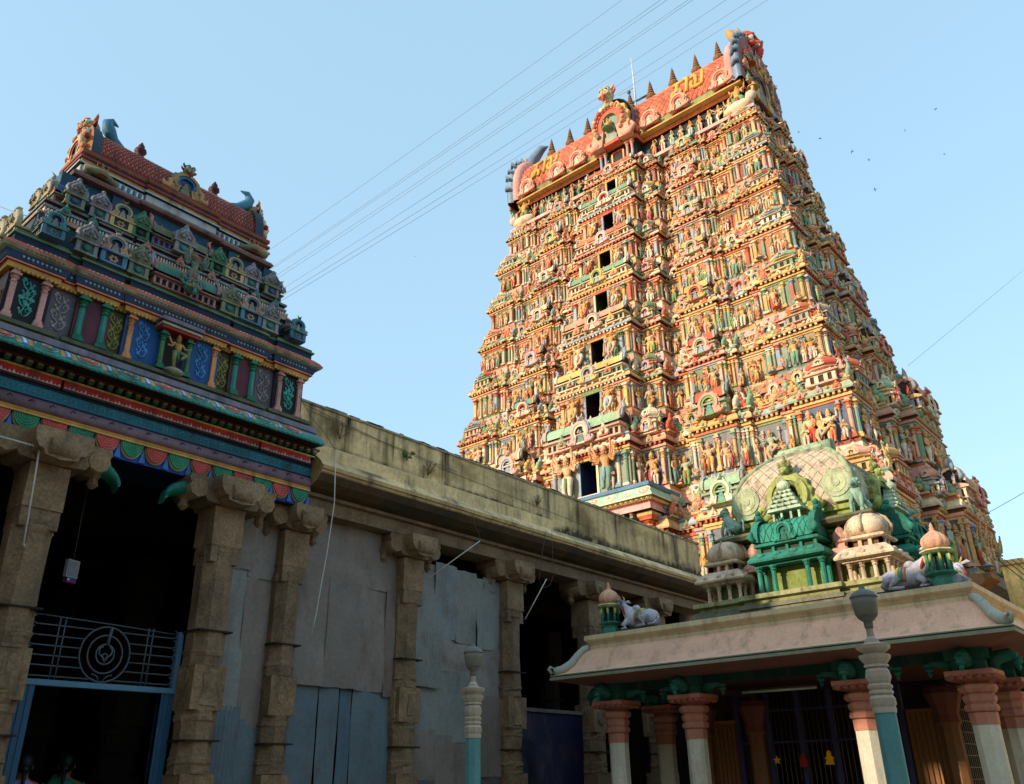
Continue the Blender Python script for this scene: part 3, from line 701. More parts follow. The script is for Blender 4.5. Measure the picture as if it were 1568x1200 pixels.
# barrel roof with scale tiles
BL, BH, BW = 9.85, 4.7, 2.75; BZ = 44.1
def barrel(a):   # a: 0 front eave .. 1 back eave -> (x, z, nx, nz)
    t = PI * a; cx = -math.cos(t); sz = math.sin(t)
    x = BW * cx * (1 + .10 * math.sin(min(t, PI - t) * 2)); z = BZ + BH * (sz ** .92)
    nx, nz = cx / BW, sz / BH; l = math.hypot(nx, nz); return x, z, nx / l, nz / l
m = MB(); N = 22
ring = [[(barrel(i / N)[0], y, barrel(i / N)[1]) for i in range(N + 1)] for y in (BL, -BL)]
m.rings(ring, c(150, 60, 42), True, closed=False)
nu, nv = 46, 22
for iu in range(nu):
    for iv in range(nv):
        for odd in (0, 1):
            a = (iv + .5 * odd + .5) / nv; y = BL - (iu + .5 * odd + .5) * 2 * BL / nu
            if a > .98 or a < .04 or abs(y) > BL - .2: continue
            P4 = []
            for da, dy in ((-.46 / nv, 0), (0, -.44 * 2 * BL / nu), (.46 / nv, 0), (0, .44 * 2 * BL / nu)):
                x, z, nx, nz = barrel(a + da); P4.append((x + nx * .035, y + dy, z + nz * .035))
            x, z, nx, nz = barrel(a); top = (x + nx * .09, y, z + nz * .09)
            kc = rt.choice([c(206, 112, 82), c(198, 104, 76), c(210, 124, 92), c(190, 98, 72)])
            for k in range(4): m.poly([P4[k], P4[(k + 1) % 4], top], kc)
m.box(-.35, .35, -BL + .6, BL, BZ + BH - .12, BZ + BH + .45, c(190, 150, 110))
for sg in (-1,):
    for j, (z0_, z1_, o_, k) in enumerate(((44.0, 44.10, .16, OCHRE), (44.12, 44.24, .12, ORANGE), (44.26, 44.6, .06, LEAF))):
        for s0, s1 in ((-BL, -1.9), (1.9, BL)): m.box(-BW - o_, -BW + .3, s0, s1, z0_, z1_, k)
obj('barrel_roof', m, M_TOWER, tower)
for i in range(60): pass
for y in (18.25, 20.08, 22.08, 24.09, 25.98, 30.15, 31.99, 33.95):
    fm = MB(); fm.merge(FINIAL, T(0, 0, 0, 1, 0, 1.35, 1.35, 2.35), [c(126, 90, 54)]); fm.lathe([(.5, -.2), (.42, 0)], c(190, 150, 110), 8)
    obj('pot_finial', fm, M_TOWER, tower, (0, y - TY, BZ + BH + .6))
# arched dormer in the middle and small ones along the eave
m = MB(); m.merge(NASI, T(-BW - .75, 0, BZ - .25, 1, -PI / 2, 3.9, 3.2, 4.6), [OCHRE, SALMON, c(216, 96, 70), c(120, 150, 130), c(150, 160, 140)])
for k in range(18):
    a = -40 + 260 * k / 17; m.ball((-BW - 1.3, 1.25 * math.cos(R(a)), BZ + 1.62 + 1.45 * math.sin(R(a))), (.16, .2, .2), rt.choice(ORN), 6, 4)
m.merge(MASK, T(-BW - 1.1, 0, BZ + 3.55, 1.35, -PI / 2), [MINT, OCHRE, WHITE, DARK, SALMON, RED])
m.rings([[(-BW - .7, 1.75 * math.cos(a), BZ + 1.8 + 2.2 * math.sin(a)) for a in np.linspace(-.3, PI + .3, 14)], [(-.4, 1.3 * math.cos(a), BZ + 1.8 + 2.2 * math.sin(a)) for a in np.linspace(-.3, PI + .3, 14)]], [c(96, 110, 126)], True, closed=False)
obj('arched_dormer', m, M_TOWER, tower)
put('statue', FIG['sit'], T(-BW - 1.35, 0, BZ + .9, 1.5, -PI / 2), [GOLD, RED, OCHRE, GOLD, LEAF], 0, 1.4)
for s in (-8.6, -5.3, 3.6, 5.6, 8.6, -2.9):
    m = MB(); m.merge(NASI, T(0, 0, 0, 1.65), [c(206, 176, 140), SALMON, c(206, 110, 84), PINK, MINT]); obj('gable_ornament', m, M_TOWER, tower, (-BW - .3, s, BZ + .15), -PI / 2)
# raised yellow syllables on the tiles: strokes in a unit box, laid on the curve of the roof
SI = [[(0, .98), (.92, .98)], [(.36, .98), (.36, .30), (.28, .08), (.12, .04), (.02, .18), (.08, .36), (.24, .42), (.52, .42), (.68, .34), (.70, .16), (.60, .02)],
      [(.86, .98), (1.0, 1.12), (1.14, 1.06), (1.18, .88), (1.18, .02)]]
VA = [[(.34, .40), (.22, .44), (.14, .34), (.18, .16), (.34, .06), (.48, .16), (.52, .42), (.46, .74), (.30, .94), (.12, .86), (.06, .7)], [(.40, .06), (.98, .06), (.98, 1.0)]]
def syll(yc, name='raised_letter'):
    for g, dx in ((SI, 0.0), (VA, 1.42)):
        m = MB()
        for st in g:
            pts = []
            for (u_, v_) in st:
                a = .085 + .12 * v_; x, z, nx, nz = barrel(a); pts.append((x + nx * .1, yc - (u_ + dx - 1.2) * 1.0, z + nz * .1))
            m.tube(pts, .15, c(206, 160, 74), 6, True)
        obj(name, m, M_TOWER, tower)
syll(20.3 - TY - .55); syll(33.6 - TY - .9)
# gable ends: ribbed blue shell, pink band, horned mask
for sg in (-1, 1):
    m = MB(); pr = [barrel(i / 16) for i in range(17)]
    def sec(k, y, dz=0): return [(x * k, y, BZ - .4 + (z - BZ + .4) * k + dz) for x, z, _, _ in pr]
    ys = BL * sg + (.55 if sg < 0 else 0)
    m.rings([sec(1.0, ys - .35 * sg), sec(1.12, ys - .3 * sg), sec(1.16, ys + .1 * sg), sec(1.10, ys + .2 * sg)], [PINK, c(214, 150, 136), PINK], True, closed=False)
    m.rings([sec(1.10, ys + .2 * sg), sec(1.13, ys + .4 * sg), sec(1.17, ys + .6 * sg), sec(1.12, ys + .8 * sg), sec(.9, ys + .82 * sg)], [c(110, 132, 150), c(126, 146, 162), c(96, 118, 140), c(150, 90, 80)], True, closed=False)
    for i in range(1, 16):
        x, z, nx, nz = pr[i]; m.tube([(x * 1.13, ys + .25 * sg, BZ - .4 + (z - BZ + .4) * 1.13), (x * 1.24, ys + .6 * sg, BZ - .4 + (z - BZ + .4) * 1.24), (x * 1.16, ys + .82 * sg, BZ - .4 + (z - BZ + .4) * 1.16)], [.1, .22, .1], c(120, 142, 158) if i % 2 else c(104, 126, 146), 6)
    m.poly(sec(1.08, ys + .78 * sg), c(96, 60, 54))
    obj('roof_end_shell', m, M_TOWER, tower)
    m = MB(); m.merge(NASI, T(0, ys + .72 * sg, BZ - .4, 1, 0 if sg < 0 else PI, 3.7, 1.3, 4.1), [c(150, 110, 96), OCHRE, c(150, 96, 80), c(70, 50, 46), c(150, 140, 116)])
    for k in range(10):
        a = R(-30 + 240 * k / 9); m.ball((1.55 * math.cos(a), ys + .85 * sg, BZ + 1.4 + 1.55 * math.sin(a)), (.3, .3, .34), rt.choice([c(130, 90, 70), c(110, 110, 80), c(140, 100, 90), OCHRE]), 6, 4)
    obj('gable_arch', m, M_TOWER, tower)
    m = MB(); m.merge(MASK, T(0, ys + (.25 if sg < 0 else .55) * sg, BZ + BH - (.7 if sg < 0 else .9), 2.3 if sg < 0 else 2.0, 0 if sg < 0 else PI), [c(120, 150, 140), c(216, 84, 56), WHITE, DARK, c(190, 140, 60), c(200, 60, 60)])
    m.ball((0, ys + .4 * sg, BZ + BH + (1.15 if sg < 0 else .6)), (1.0, .8, .55) if sg < 0 else (.85, .7, .5), c(206, 78, 52), 10, 6)
    o = obj('horned_mask', m, M_TOWER, tower)
    for k in range(9):
        a = R(-20 + 220 * k / 8); rr = 1.5 if k % 2 else 2.2
        put('statue', FIG[rt.choice(['sit', 'bend', 'dance', 'four', 'guard'])], T(rr * math.cos(a), ys + 1.0 * sg, BZ + .4 + rr * 1.15 * math.sin(a), 1.5, 0 if sg < 0 else PI), figpal(rt), 1, 1.2)
        put('leaf_ornament', PALM, T(2.5 * math.cos(a), ys + .9 * sg, BZ + .8 + 2.7 * math.sin(a), 1.0, 0 if sg < 0 else PI), [rt.choice(ORN), rt.choice(ORN)], 1, .8)
    m = MB()
    if sg < 0:
        m.tube([(-.7, ys + .5 * sg, BZ + BH + .2), (-1.0, ys + .1, BZ + BH + 1.2), (-.9, ys + .5, BZ + BH + 2.0), (-.6, ys + .75, BZ + BH + 2.5)], [.45, .42, .24, .03], c(176, 132, 70), 8)
    else:
        m.tube([(-.6, ys + .2, BZ + BH - .2), (-.7, ys - .1, BZ + BH + .9), (-.6, ys - 1.0, BZ + BH + 1.7), (-.6, ys - 1.7, BZ + BH + 1.55)], [.6, .5, .36, .03], c(100, 122, 146), 8)
        m.tube([(-.5, ys + .8, BZ + BH - .2), (-.6, ys + .9, BZ + BH + .9), (-.6, ys + 1.2, BZ + BH + 1.7)], [.5, .35, .02], c(110, 130, 150), 8)
    obj('curled_horn', m, M_TOWER, tower)
    m = MB()   # ribbed fan horn hanging behind the gable
    for k in range(9):
        t = k / 8; m.ball((1.35 + .8 * math.sin(t * PI) + .25 * t, ys + .72 * sg, BZ + 3.4 - 4.0 * t), (.65 - .25 * abs(t - .4), .42, .34), c(150, 96, 96) if k % 2 else c(120, 84, 92), 8, 5)
    obj('ribbed_fan_horn', m, M_TOWER, tower)

# ornaments become parts: the 100 that show largest of each, the rest as one mesh
def hidden(p):
    x, y, q = proj(p)
    if x < 1072 and y > 611.7 + .3654 * (x - 455.3) + 6: return True
    if x > 1130 and y > 980: return True
    if 1160 < x < 1330 and y > 740: return True
    return x > 1600 or y > 900
byname = {}
for e in EL:
    M = e[2]; p = Vector((TX, TY, 0)) + M.translation; q = (p - CAM).length
    byname.setdefault(e[0], []).append((e[5] / q * (.0 if hidden(p + Vector((0, 0, e[5] * .6))) else 1) * (1.0 if e[4] == 0 else .55), e))
for nm, L_ in byname.items():
    L_.sort(key=lambda t: -t[0]); rest = MB()
    for i, (s, e) in enumerate(L_):
        _, tp, M, pal, f, _s = e
        if i < 100 and s > 0:
            t = M.translation; A = Matrix.Translation(-t) @ M
            obj(nm, MB().merge(tp, A, pal), M_TOWER, tower, tuple(t))
        else: rest.merge(tp, M, pal)
    if rest.n(): obj(nm + '_rows', rest, M_TOWER, tower, kind='stuff')

# ------------------------------------------------------------------ setting
m = MB(); m.poly([(-400, -400, 0), (900, -400, 0), (900, 900, 0), (-400, 900, 0)], c(120, 110, 96)); obj('ground', m, M_GROUND, kind='structure')
m = MB(); m.poly([(-7, -24, .004), (40, -24, .004), (40, 9.0, .004), (-7, 9.0, .004)], c(192, 170, 138)); obj('stone_paving', m, M_GROUND, kind='structure')

# ------------------------------------------------------------------ long stone hall
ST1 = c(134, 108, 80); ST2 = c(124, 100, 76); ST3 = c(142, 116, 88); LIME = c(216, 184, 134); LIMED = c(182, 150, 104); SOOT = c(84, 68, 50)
HX0, HX1 = -8.0, 18.8
hall = thing('stone_hall', 'long stone pillared hall with stained yellow parapet and curved cornice', 'hall', (4.6, 10, 0))
def H_(name, mb, mat, **k): return obj(name, MB().merge(mb, T(-4.6, -10, 0)), mat, hall, **k)
m = MB(); m.box(HX0, HX1 + .1, 9.35, 22, 0, .22, ST2); m.box(HX0, HX1 + .1, 9.6, 22, .224, .34, ST3); H_('plinth', m, M_STONE)
m = MB(); m.prism([(10.0, 5.26), (10.0, 5.46), (9.93, 5.47), (9.93, 5.52), (10.0, 5.53), (10.5, 5.53), (10.5, 5.26)], HX0, HX1, ST2, 'yz'); H_('beam', m, M_STONE)
m = MB()
prof = [(9.98, 5.53), (9.82, 5.56), (9.68, 5.63), (9.60, 5.72), (9.585, 5.735), (9.585, 5.77), (9.56, 5.775), (9.56, 5.83), (9.585, 5.845), (9.62, 5.90), (9.74, 6.0), (9.9, 6.07), (10.03, 6.12)]
xs = [6.97] + [6.97 + i * (HX1 - 6.97) / 24 for i in range(1, 25)]
for X0, X1 in ((HX0, 2.28), (6.97, HX1)):
    n = 24 if X1 > 7 else 1
    for i in range(len(prof) - 1):
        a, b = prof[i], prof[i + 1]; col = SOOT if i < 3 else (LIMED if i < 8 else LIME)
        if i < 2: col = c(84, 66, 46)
        nn_ = 300 if X1 > 7 else 1
        for q_ in range(nn_):
            xa = X0 + q_ * (X1 - X0) / nn_; xb = X0 + (q_ + 1) * (X1 - X0) / nn_
            v_ = sum(noise.noise(Vector((xa * 1.1 * 2 ** k_, i * .5 * 2 ** k_, 4))) / 2 ** k_ for k_ in range(4)); w_ = max(0, v_ - .05) * (1.5 if i < 4 else .8)
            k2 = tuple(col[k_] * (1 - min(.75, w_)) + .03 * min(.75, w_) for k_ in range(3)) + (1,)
            m.poly([(xa, a[0], a[1]), (xb, a[0], a[1]), (xb, b[0], b[1]), (xa, b[0], b[1])], k2)
    m.poly([(X1, y, z) for y, z in prof] + [(X1, 10.4, 6.12), (X1, 10.4, 5.53)], LIMED); m.poly([(X0, y, z) for y, z in prof] + [(X0, 10.4, 6.12), (X0, 10.4, 5.53)], LIMED)
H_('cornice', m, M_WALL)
m = MB(); m.box(HX0, HX1, 10.05, 10.42, 6.12, 6.93, LIME); m.box(HX0, HX1 + .02, 10.02, 10.45, 6.93, 6.965, c(150, 142, 120)); m.box(6.97, 12.6, 9.78, 10.05, 6.0, 6.2, LIME)
m.prism([(9.78, 6.2), (10.05, 6.2), (10.05, 6.34)], 6.97, 12.6, LIME, 'yz')
rq = random.Random(8)
def mixc(a, b, t): t = max(0.0, min(1.0, t)); return tuple(a[i] * (1 - t) + b[i] * t for i in range(3)) + (1,)
def fb(x, y, z, o=4): return sum(noise.noise(Vector((x * 2 ** i, y * 2 ** i, z * 2 ** i))) / 2 ** i for i in range(o))
MOULD = c(44, 38, 28); TAN = c(150, 122, 78)
nx, nz = 330, 22
for i in range(nx):
    for j in range(nz):
        x0 = 7.0 + i * (HX1 - 7.0) / nx; x1 = 7.0 + (i + 1) * (HX1 - 7.0) / nx; zf = 6.125 if x0 > 12.6 else 6.342; z0 = zf + j * (6.93 - zf) / nz; z1 = zf + (j + 1) * (6.93 - zf) / nz
        x = (x0 + x1) / 2; z = (z0 + z1) / 2; q = z - zf
        band = max(0, 1 - q / ((.20 if x > 12.6 else .07) * (1 + .9 * fb(x * .9, 0, 3)))) * (1.0 if x > 12.4 else .75 * max(0, fb(x * .5, 2, 7) + .45))
        strk = max(0, fb(x * 7, z * .35, 1) - .12) * 1.5 * min(1, (z - 6.15) / .5) + max(0, fb(x * 2.3, z * .5, 9) - .15) * 1.1
        pat = max(0, fb(x * .8, z * 1.6, 5) - .05)
        col = mixc(mixc(LIME, TAN, pat * 1.4 + (.25 if x > 12.6 else 0)), MOULD, min(.9, band * (1.25 + fb(x * 9, z * 9, 2))) + strk * .75)
        y = 10.047; m.poly([(x0, y, z0), (x1, y, z0), (x1, y, z1), (x0, y, z1)], col)
for k in range(60):      # chipped, uneven coping
    x = rq.uniform(7.0, 18.7); m.box(x, x + rq.uniform(.05, .3), 10.015, 10.2, 6.96, 6.965 + rq.uniform(.004, .022), c(150, 140, 116))
H_('parapet', m, M_WALL)
m = MB(); m.box(HX0, HX1, 10.5, 22, 5.6, 5.95, ST2); H_('roof_slab', m, M_STONE)
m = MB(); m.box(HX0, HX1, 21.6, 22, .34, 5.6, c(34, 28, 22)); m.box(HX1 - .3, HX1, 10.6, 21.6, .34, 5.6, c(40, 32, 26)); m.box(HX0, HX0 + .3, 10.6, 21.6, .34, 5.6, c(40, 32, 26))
m.box(HX0 + .3, 2.7, 11.6, 11.9, .34, 5.6, c(36, 30, 24)); m.box(HX0 + .3, HX1 - .3, 10.75, 21.6, .341, .36, c(50, 42, 34)); m.box(HX0 + .3, HX1 - .3, 10.55, 21.6, 5.56, 5.59, c(30, 25, 20)); H_('inner_wall', m, M_STONE)  # near-black inner surfaces: the hall's interior darkness is put into the colour
rs = random.Random(5)
def stone_pillar(wd, seed, cols=None):
    m = MB(); h = wd / 2; r = random.Random(seed); k = r.uniform(.96, 1.04)
    A, B, Cc = cols or (ST1, ST2, ST3)
    m.box(-h * 1.25, h * 1.25, -h * 1.25, h * 1.25, .34, .62, B)
    m.box(-h, h, -h, h, .62, 1.75, A)
    # alternating square blocks and octagonal, ringed stretches
    z = 1.75
    def octo(z0, z1):
        q = h * 1.10
        m.lathe([(q * 1.03, z0), (q * 1.0, z0 + .04), (q * 1.0, z0 + .10), (q * 1.04, z0 + .12), (q * 1.04, z0 + .16), (q * .99, z0 + .18), (q * .97, (z0 + z1) / 2), (q * .99, z1 - .14), (q * 1.04, z1 - .12), (q * 1.04, z1 - .07), (q, z1 - .05), (q * 1.02, z1)], B, 8)
    def sq(z0, z1):
        m.box(-h, h, -h, h, z0, z1, A)
        for f in range(4):     # shallow worn carving on each face
            k = MB(); zc = (z0 + z1) / 2; q = min(.5 * h, (z1 - z0) * .3)
            if (seed + f) % 3 == 0: k.prism([(q * math.cos(a), zc + q * 1.1 * math.sin(a)) for a in np.linspace(0, 2 * PI, 9, endpoint=False)], -h - .010, -h + .01, B)
            elif (seed + f) % 3 == 1: k.box(-h * .6, h * .6, -h - .008, -h + .01, z0 + .06, z1 - .06, Cc, .9); k.box(-h * .3, h * .3, -h - .018, -h, z0 + .1, z1 - .1, B, .6)
            else: k.prism([(-h * .5, z0 + .05), (h * .5, z0 + .05), (h * .3, zc), (h * .45, z1 - .06), (0, z1 - .02), (-h * .45, z1 - .06), (-h * .3, zc)], -h - .012, -h + .01, Cc)
            m.merge(k, Matrix.Rotation(f * PI / 2, 4, 'Z'))
    octo(1.75, 2.45); sq(2.45, 2.95); octo(2.95, 4.42 * (k if k < 1 else 1)); m.box(-h * .95, h * .95, -h * .95, h * .95, 4.2, 4.43, B); m.box(-h, h, -h, h, 4.42, 4.92, A)
    m.v = [(x + r.uniform(-.009, .009), y + r.uniform(-.009, .009), z + r.uniform(-.008, .008)) for x, y, z in m.v]
    for zz in (1.2, 3.35, 2.1)[seed % 2:]: m.box(-h * 1.03 - .01, h * 1.03 + .01, -h * 1.03 - .01, h * 1.03 + .01, zz, zz + .02, c(40, 34, 28))
    return m
def bracket(hw, big=False):
    m = MB(); zt = 5.26
    half = [(.0, zt), (hw, zt), (hw + .02, zt - .06), (hw - .02, zt - .16), (hw - .12, zt - .24), (hw - .22, zt - .25), (hw - .26, zt - .31), (0, zt - .34)]
    o = half + [(-x, z) for x, z in reversed(half)][1:-1]
    m.prism(o, -.24, .24, ST2); m.prism([(x * .5, z) for x, z in o], -.46, .4, ST3)
    for s in (-1, 1):
        m.tube([(s * (hw - .12), -.25, zt - .17), (s * (hw - .12), .25, zt - .17)], .13, ST1, 8)
        m.lathe([(.02, -.2), (.07, -.15), (.05, -.08), (.1, 0)], ST2, 8, (s * (hw - .06), 0, zt - .24))
    m.tube([(-.15, -.40, zt - .2), (.15, -.40, zt - .2)], .12, ST1, 8)
    return m
PX = [(3.42, 9.95, .43, .62, 1), (5.70, 9.95, .43, .62, 2), (6.98, 10.25, .40, .46, 3), (9.25, 10.25, .42, .54, 4), (11.74, 10.25, .45, .54, 5), (14.2, 10.25, .45, .56, 6), (16.6, 10.25, .48, .56, 7), (1.2, 10.25, .48, .56, 8), (-1.2, 10.25, .48, .56, 9)]
for (x, y, wd, hw, sd_) in PX:
    p = obj('pillar', stone_pillar(wd, sd_), M_STONE, hall, (x - 4.6, y - 10, 0)); obj('bracket', bracket(hw), M_STONE, p)
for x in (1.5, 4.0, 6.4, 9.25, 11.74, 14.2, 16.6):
    for y in (13.2, 16.4): obj('pillar', stone_pillar(.5, int(x * 7 + y), (c(46, 38, 30), c(42, 34, 28), c(50, 42, 34))), M_STONE, hall, (x - 4.6, y - 10, 0))  # inner pillars coloured near black to paint in the unlit depth of the hall
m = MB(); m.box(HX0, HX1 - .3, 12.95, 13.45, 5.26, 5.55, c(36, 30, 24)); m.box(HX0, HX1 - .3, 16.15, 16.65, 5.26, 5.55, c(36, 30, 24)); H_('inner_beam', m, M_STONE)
# turquoise painted lotus corbels inside the entrance
for x, s in ((3.42 + .70, 1), (5.70 - .70, -1)):
    m = MB(); TQ = c(34, 116, 98)
    pr_ = []
    for q in range(9):
        a = q / 8 * PI * .5; pr_.append([(s * (-.16 + .30 * math.sin(a)) + (.02 + .02 * math.cos(5 * b_)) * math.cos(b_), .17 * (1 - .25 * q / 8) * math.cos(b_), .04 - .20 * (1 - math.cos(a)) + .11 * math.sin(b_) * (1 - .5 * q / 8)) for b_ in np.linspace(0, 2 * PI, 16, endpoint=False)])
    m.rings(pr_, TQ, True)
    obj('lotus_corbel', m, M_SMALL, hall, (x - 4.6, 9.95 - 10, 5.06))

# ------------------------------------------------------------------ painted gateway shrine above the hall entrance
GX, GY = 4.66, 10.78
gate = thing('gateway_shrine', 'small painted gateway tower with red tiled barrel roof over the dark hall entrance', 'gateway tower', (GX, GY, 5.2))
def G_(name, mb, mat=None, **k): return obj(name, MB().merge(mb, T(-GX, -GY, -5.2)), mat or M_SMALL, gate, **k)
BLUE = c(28, 74, 120); PETROL = c(34, 104, 122); MAUVE = c(126, 102, 116); GRED = c(150, 42, 30); GGRN = c(36, 108, 80); MUST = c(178, 122, 38); GPINK = c(196, 140, 132); GORG = c(198, 134, 82)
GTEAL = c(52, 128, 116); GOLV = c(96, 98, 72); GLIL = c(136, 126, 134); DNAVY = c(20, 34, 62)
FX0, FX1 = 2.30, 6.95
m = MB(); m.box(FX0, FX1, 9.88, 10.6, 5.24, 5.98, DNAVY)
m.box(FX0, FX1, 9.865, 9.88, 5.24, 5.47, c(30, 70, 150)); m.box(FX0, FX1, 9.80, 9.9, 5.47, 5.52, MUST); m.box(FX0, FX1, 9.795, 9.81, 5.462, 5.48, c(200, 160, 90))
m.tube([(FX0, 9.86, 5.60), (FX1, 9.86, 5.60)], .082, MAUVE, 12); m.box(FX0, FX1, 9.83, 9.9, 5.69, 5.83, PETROL); m.box(FX0, FX1, 9.81, 9.9, 5.825, 5.845, c(20, 40, 60)); m.box(FX0, FX1, 9.82, 9.9, 5.68, 5.692, c(16, 30, 50))
n = 15; sw = (FX1 - FX0) / n
for i in range(n):
    x = FX0 + (i + .5) * sw; k = GRED if i % 2 else GGRN; k = c(168, 70, 62) if i % 2 else c(38, 116, 84)
    def half(rx, rz): return [(x + rx * math.cos(a), 5.465 + rz * math.sin(a)) for a in np.linspace(PI, 2 * PI, 13)]
    m.prism(half(.145, .20), 9.835, 9.866, c(176, 150, 92)); m.prism(half(.13, .185), 9.815, 9.84, k)
    for q in (.16, .125, .09, .055):
        P_ = half(.13 * q / .185 + .02, q); m.tube([(a, 9.815, b) for a, b in P_], .007, tuple(min(1, v * 1.6 + .03) for v in k[:3]) + (1,), 4)
    m.prism([(x + sw / 2 - .04, 5.25), (x + sw / 2 + .04, 5.25), (x + sw / 2, 5.44)], 9.84, 9.868, c(60, 110, 180))
for i in range(40):
    x = FX0 + .07 + i * (FX1 - FX0 - .14) / 39
    m.tube([(x - .045, 9.825, 5.73), (x - .02, 9.825, 5.78), (x + .02, 9.825, 5.79), (x + .035, 9.825, 5.755), (x + .01, 9.825, 5.735)], .006, c(90, 150, 166), 4)
    if i % 2 == 0: m.tube([(x - .02, 9.775, 5.60), (x + .015, 9.777, 5.635), (x + .04, 9.78, 5.61)], .007, c(70, 56, 66), 4)
for a, b in ((FX0, 3.34), (3.37, 6.02), (6.05, FX1 - .06)):
    m.box(a, b, 9.77, 9.9, 5.87, 5.965, c(176, 44, 30)); nn = int((b - a) / .045)
    for i in range(nn):
        x = a + i * (b - a) / nn; m.prism([(x, 5.87), (x + .045, 5.87), (x + .022, 5.872 + .02 + .014 * (i % 3))], 9.762, 9.771, c(190, 170, 170))
    m.box(a, b, 9.772, 9.9, 5.845, 5.87, c(60, 30, 36))
m.tube([(FX0, 9.76, 5.975), (FX1, 9.76, 5.975)], .014, c(206, 160, 96), 6)
m.box(FX0, FX1 + .02, 9.78, 10.6, 5.975, 6.08, c(24, 18, 18)); m.box(FX0, FX1 + .04, 9.70, 10.6, 6.06, 6.085, c(86, 50, 46))
for i in range(40):
    x = FX0 + .06 + i * (FX1 - FX0 - .1) / 39
    m.box(x - .028, x + .028, 9.71, 9.79, 6.0, 6.03, GGRN); m.box(x - .03, x + .03, 9.70, 9.79, 6.03, 6.055, c(170, 130, 104))
G_('frieze', m)
m = MB(); ev = [(9.72, 6.085), (9.50, 6.055), (9.44, 6.045), (9.435, 6.075), (9.47, 6.14), (9.56, 6.22), (9.66, 6.27), (9.66, 6.285), (9.64, 6.29), (9.64, 6.365), (10.0, 6.37)]
ec = [c(30, 22, 20), c(30, 22, 20), GTEAL, GTEAL, c(96, 118, 112), c(96, 118, 112), PETROL, GLIL, c(118, 112, 124), GLIL]
for i in range(len(ev) - 1):
    a, b = ev[i], ev[i + 1]; m.poly([(FX0 - .12, a[0], a[1]), (FX1 - .08, a[0], a[1]), (FX1 - .08, b[0], b[1]), (FX0 - .12, b[0], b[1])], ec[i])
for X in (FX0 - .12, FX1 - .08): m.poly([(X, y, z) for y, z in ev], c(80, 90, 90))
def evp(v, o=.004): # point on the curved face of the eave
    A = ev[3:7]; q = v * 3; i = min(2, int(q)); t = q - i; return (A[i][0] + t * (A[i + 1][0] - A[i][0]) - o, A[i][1] + t * (A[i + 1][1] - A[i][1]) + o * .6)
def epatch(x0, x1, col, v0=.12, v1=.92, o=.004):
    for j in range(3):
        a = v0 + (v1 - v0) * j / 3; b = v0 + (v1 - v0) * (j + 1) / 3; ya, za = evp(a, o); yb, zb = evp(b, o)
        m.poly([(x0, ya, za), (x1, ya, za), (x1, yb, zb), (x0, yb, zb)], col)
x = FX0 - .1; i = 0
while x < FX1 - .62:
    k = [c(186, 96, 84), GTEAL][i % 2]
    epatch(x, x + .05, c(186, 146, 80)); epatch(x + .05, x + .13, c(70, 120, 190)); epatch(x + .07, x + .11, c(190, 200, 200), .2, .8, .008); epatch(x + .13, x + .18, c(186, 146, 80))
    for j, (rx, kk) in enumerate(((.135, c(200, 180, 160)), (.115, k), (.06, c(206, 150, 130)), (.03, k))):
        P_ = []
        for a in np.linspace(0, 2 * PI, 14, endpoint=False):
            y, z = evp(.52 + .36 * rx / .135 * math.sin(a), .006 + .003 * j); P_.append((x + .33 + rx * math.cos(a), y, z))
        m.poly(P_, kk)
    x += .48; i += 1
i = 0; x = FX0 - .1
while x < FX1 - .1:
    m.cbox(x, 9.43, 6.065, .055 if i % 3 else .03, .012, .02, c(60, 140, 120)); x += .075; i += 1
G_('painted_eave', m)

w1, d1 = .78, 2.05
GB = [(-1, 1, .05, 'end')]
GR = [(-1, -.78, .05, 'a'), (-.78, -.63, 0, 'b'), (-.63, -.42, .05, 'c'), (-.42, -.33, 0, 'd'), (-.33, .33, .06, 'e'), (.33, .42, 0, 'd'), (.42, .63, .05, 'c'), (.63, .78, 0, 'b'), (.78, 1, .05, 'a')]
P1 = plan(w1, d1, GB, GR)
wallc = {0: c(16, 22, 26), 1: c(88, 80, 90), 2: c(92, 40, 54), 3: c(70, 68, 44), 4: c(30, 74, 128), 5: c(70, 68, 44), 6: c(92, 40, 54), 7: c(88, 80, 90), 8: c(16, 22, 26)}
m = MB()
pr1 = [(.10, 6.37), (.10, 6.42), (.02, 6.43), (.02, 6.47), (.12, 6.49), (.13, 6.53), (.06, 6.57), (0, 6.575), (0, 7.22), (.05, 7.22), (.06, 7.285), (.09, 7.29), (.09, 7.315), (.10, 7.32), (.13, 7.40), (.18, 7.41), (.20, 7.44), (.16, 7.50), (.09, 7.56), (.06, 7.565), (.06, 7.66), (.09, 7.665), (.09, 7.69), (.06, 7.70), (.06, 7.735), (-.2, 7.74), (-.2, 8.26)]
pc1 = [GLIL, GOLV, c(30, 34, 34), GOLV, GOLV, GOLV, GOLV, None, MUST, c(190, 140, 70), GRED, c(190, 120, 100), DNAVY, c(40, 66, 104), c(150, 146, 124), c(150, 146, 124), c(172, 84, 60), c(172, 84, 60), DNAVY, DNAVY, c(84, 120, 96), c(84, 120, 96), GOLV, GOLV, GOLV, c(20, 50, 56)]
loft(m, P1, pr1, lambda k, me, i: pc1[k] if pc1[k] else (wallc.get(me[1], c(60, 50, 50)) if me[0] == 1 else c(96, 70, 66)))
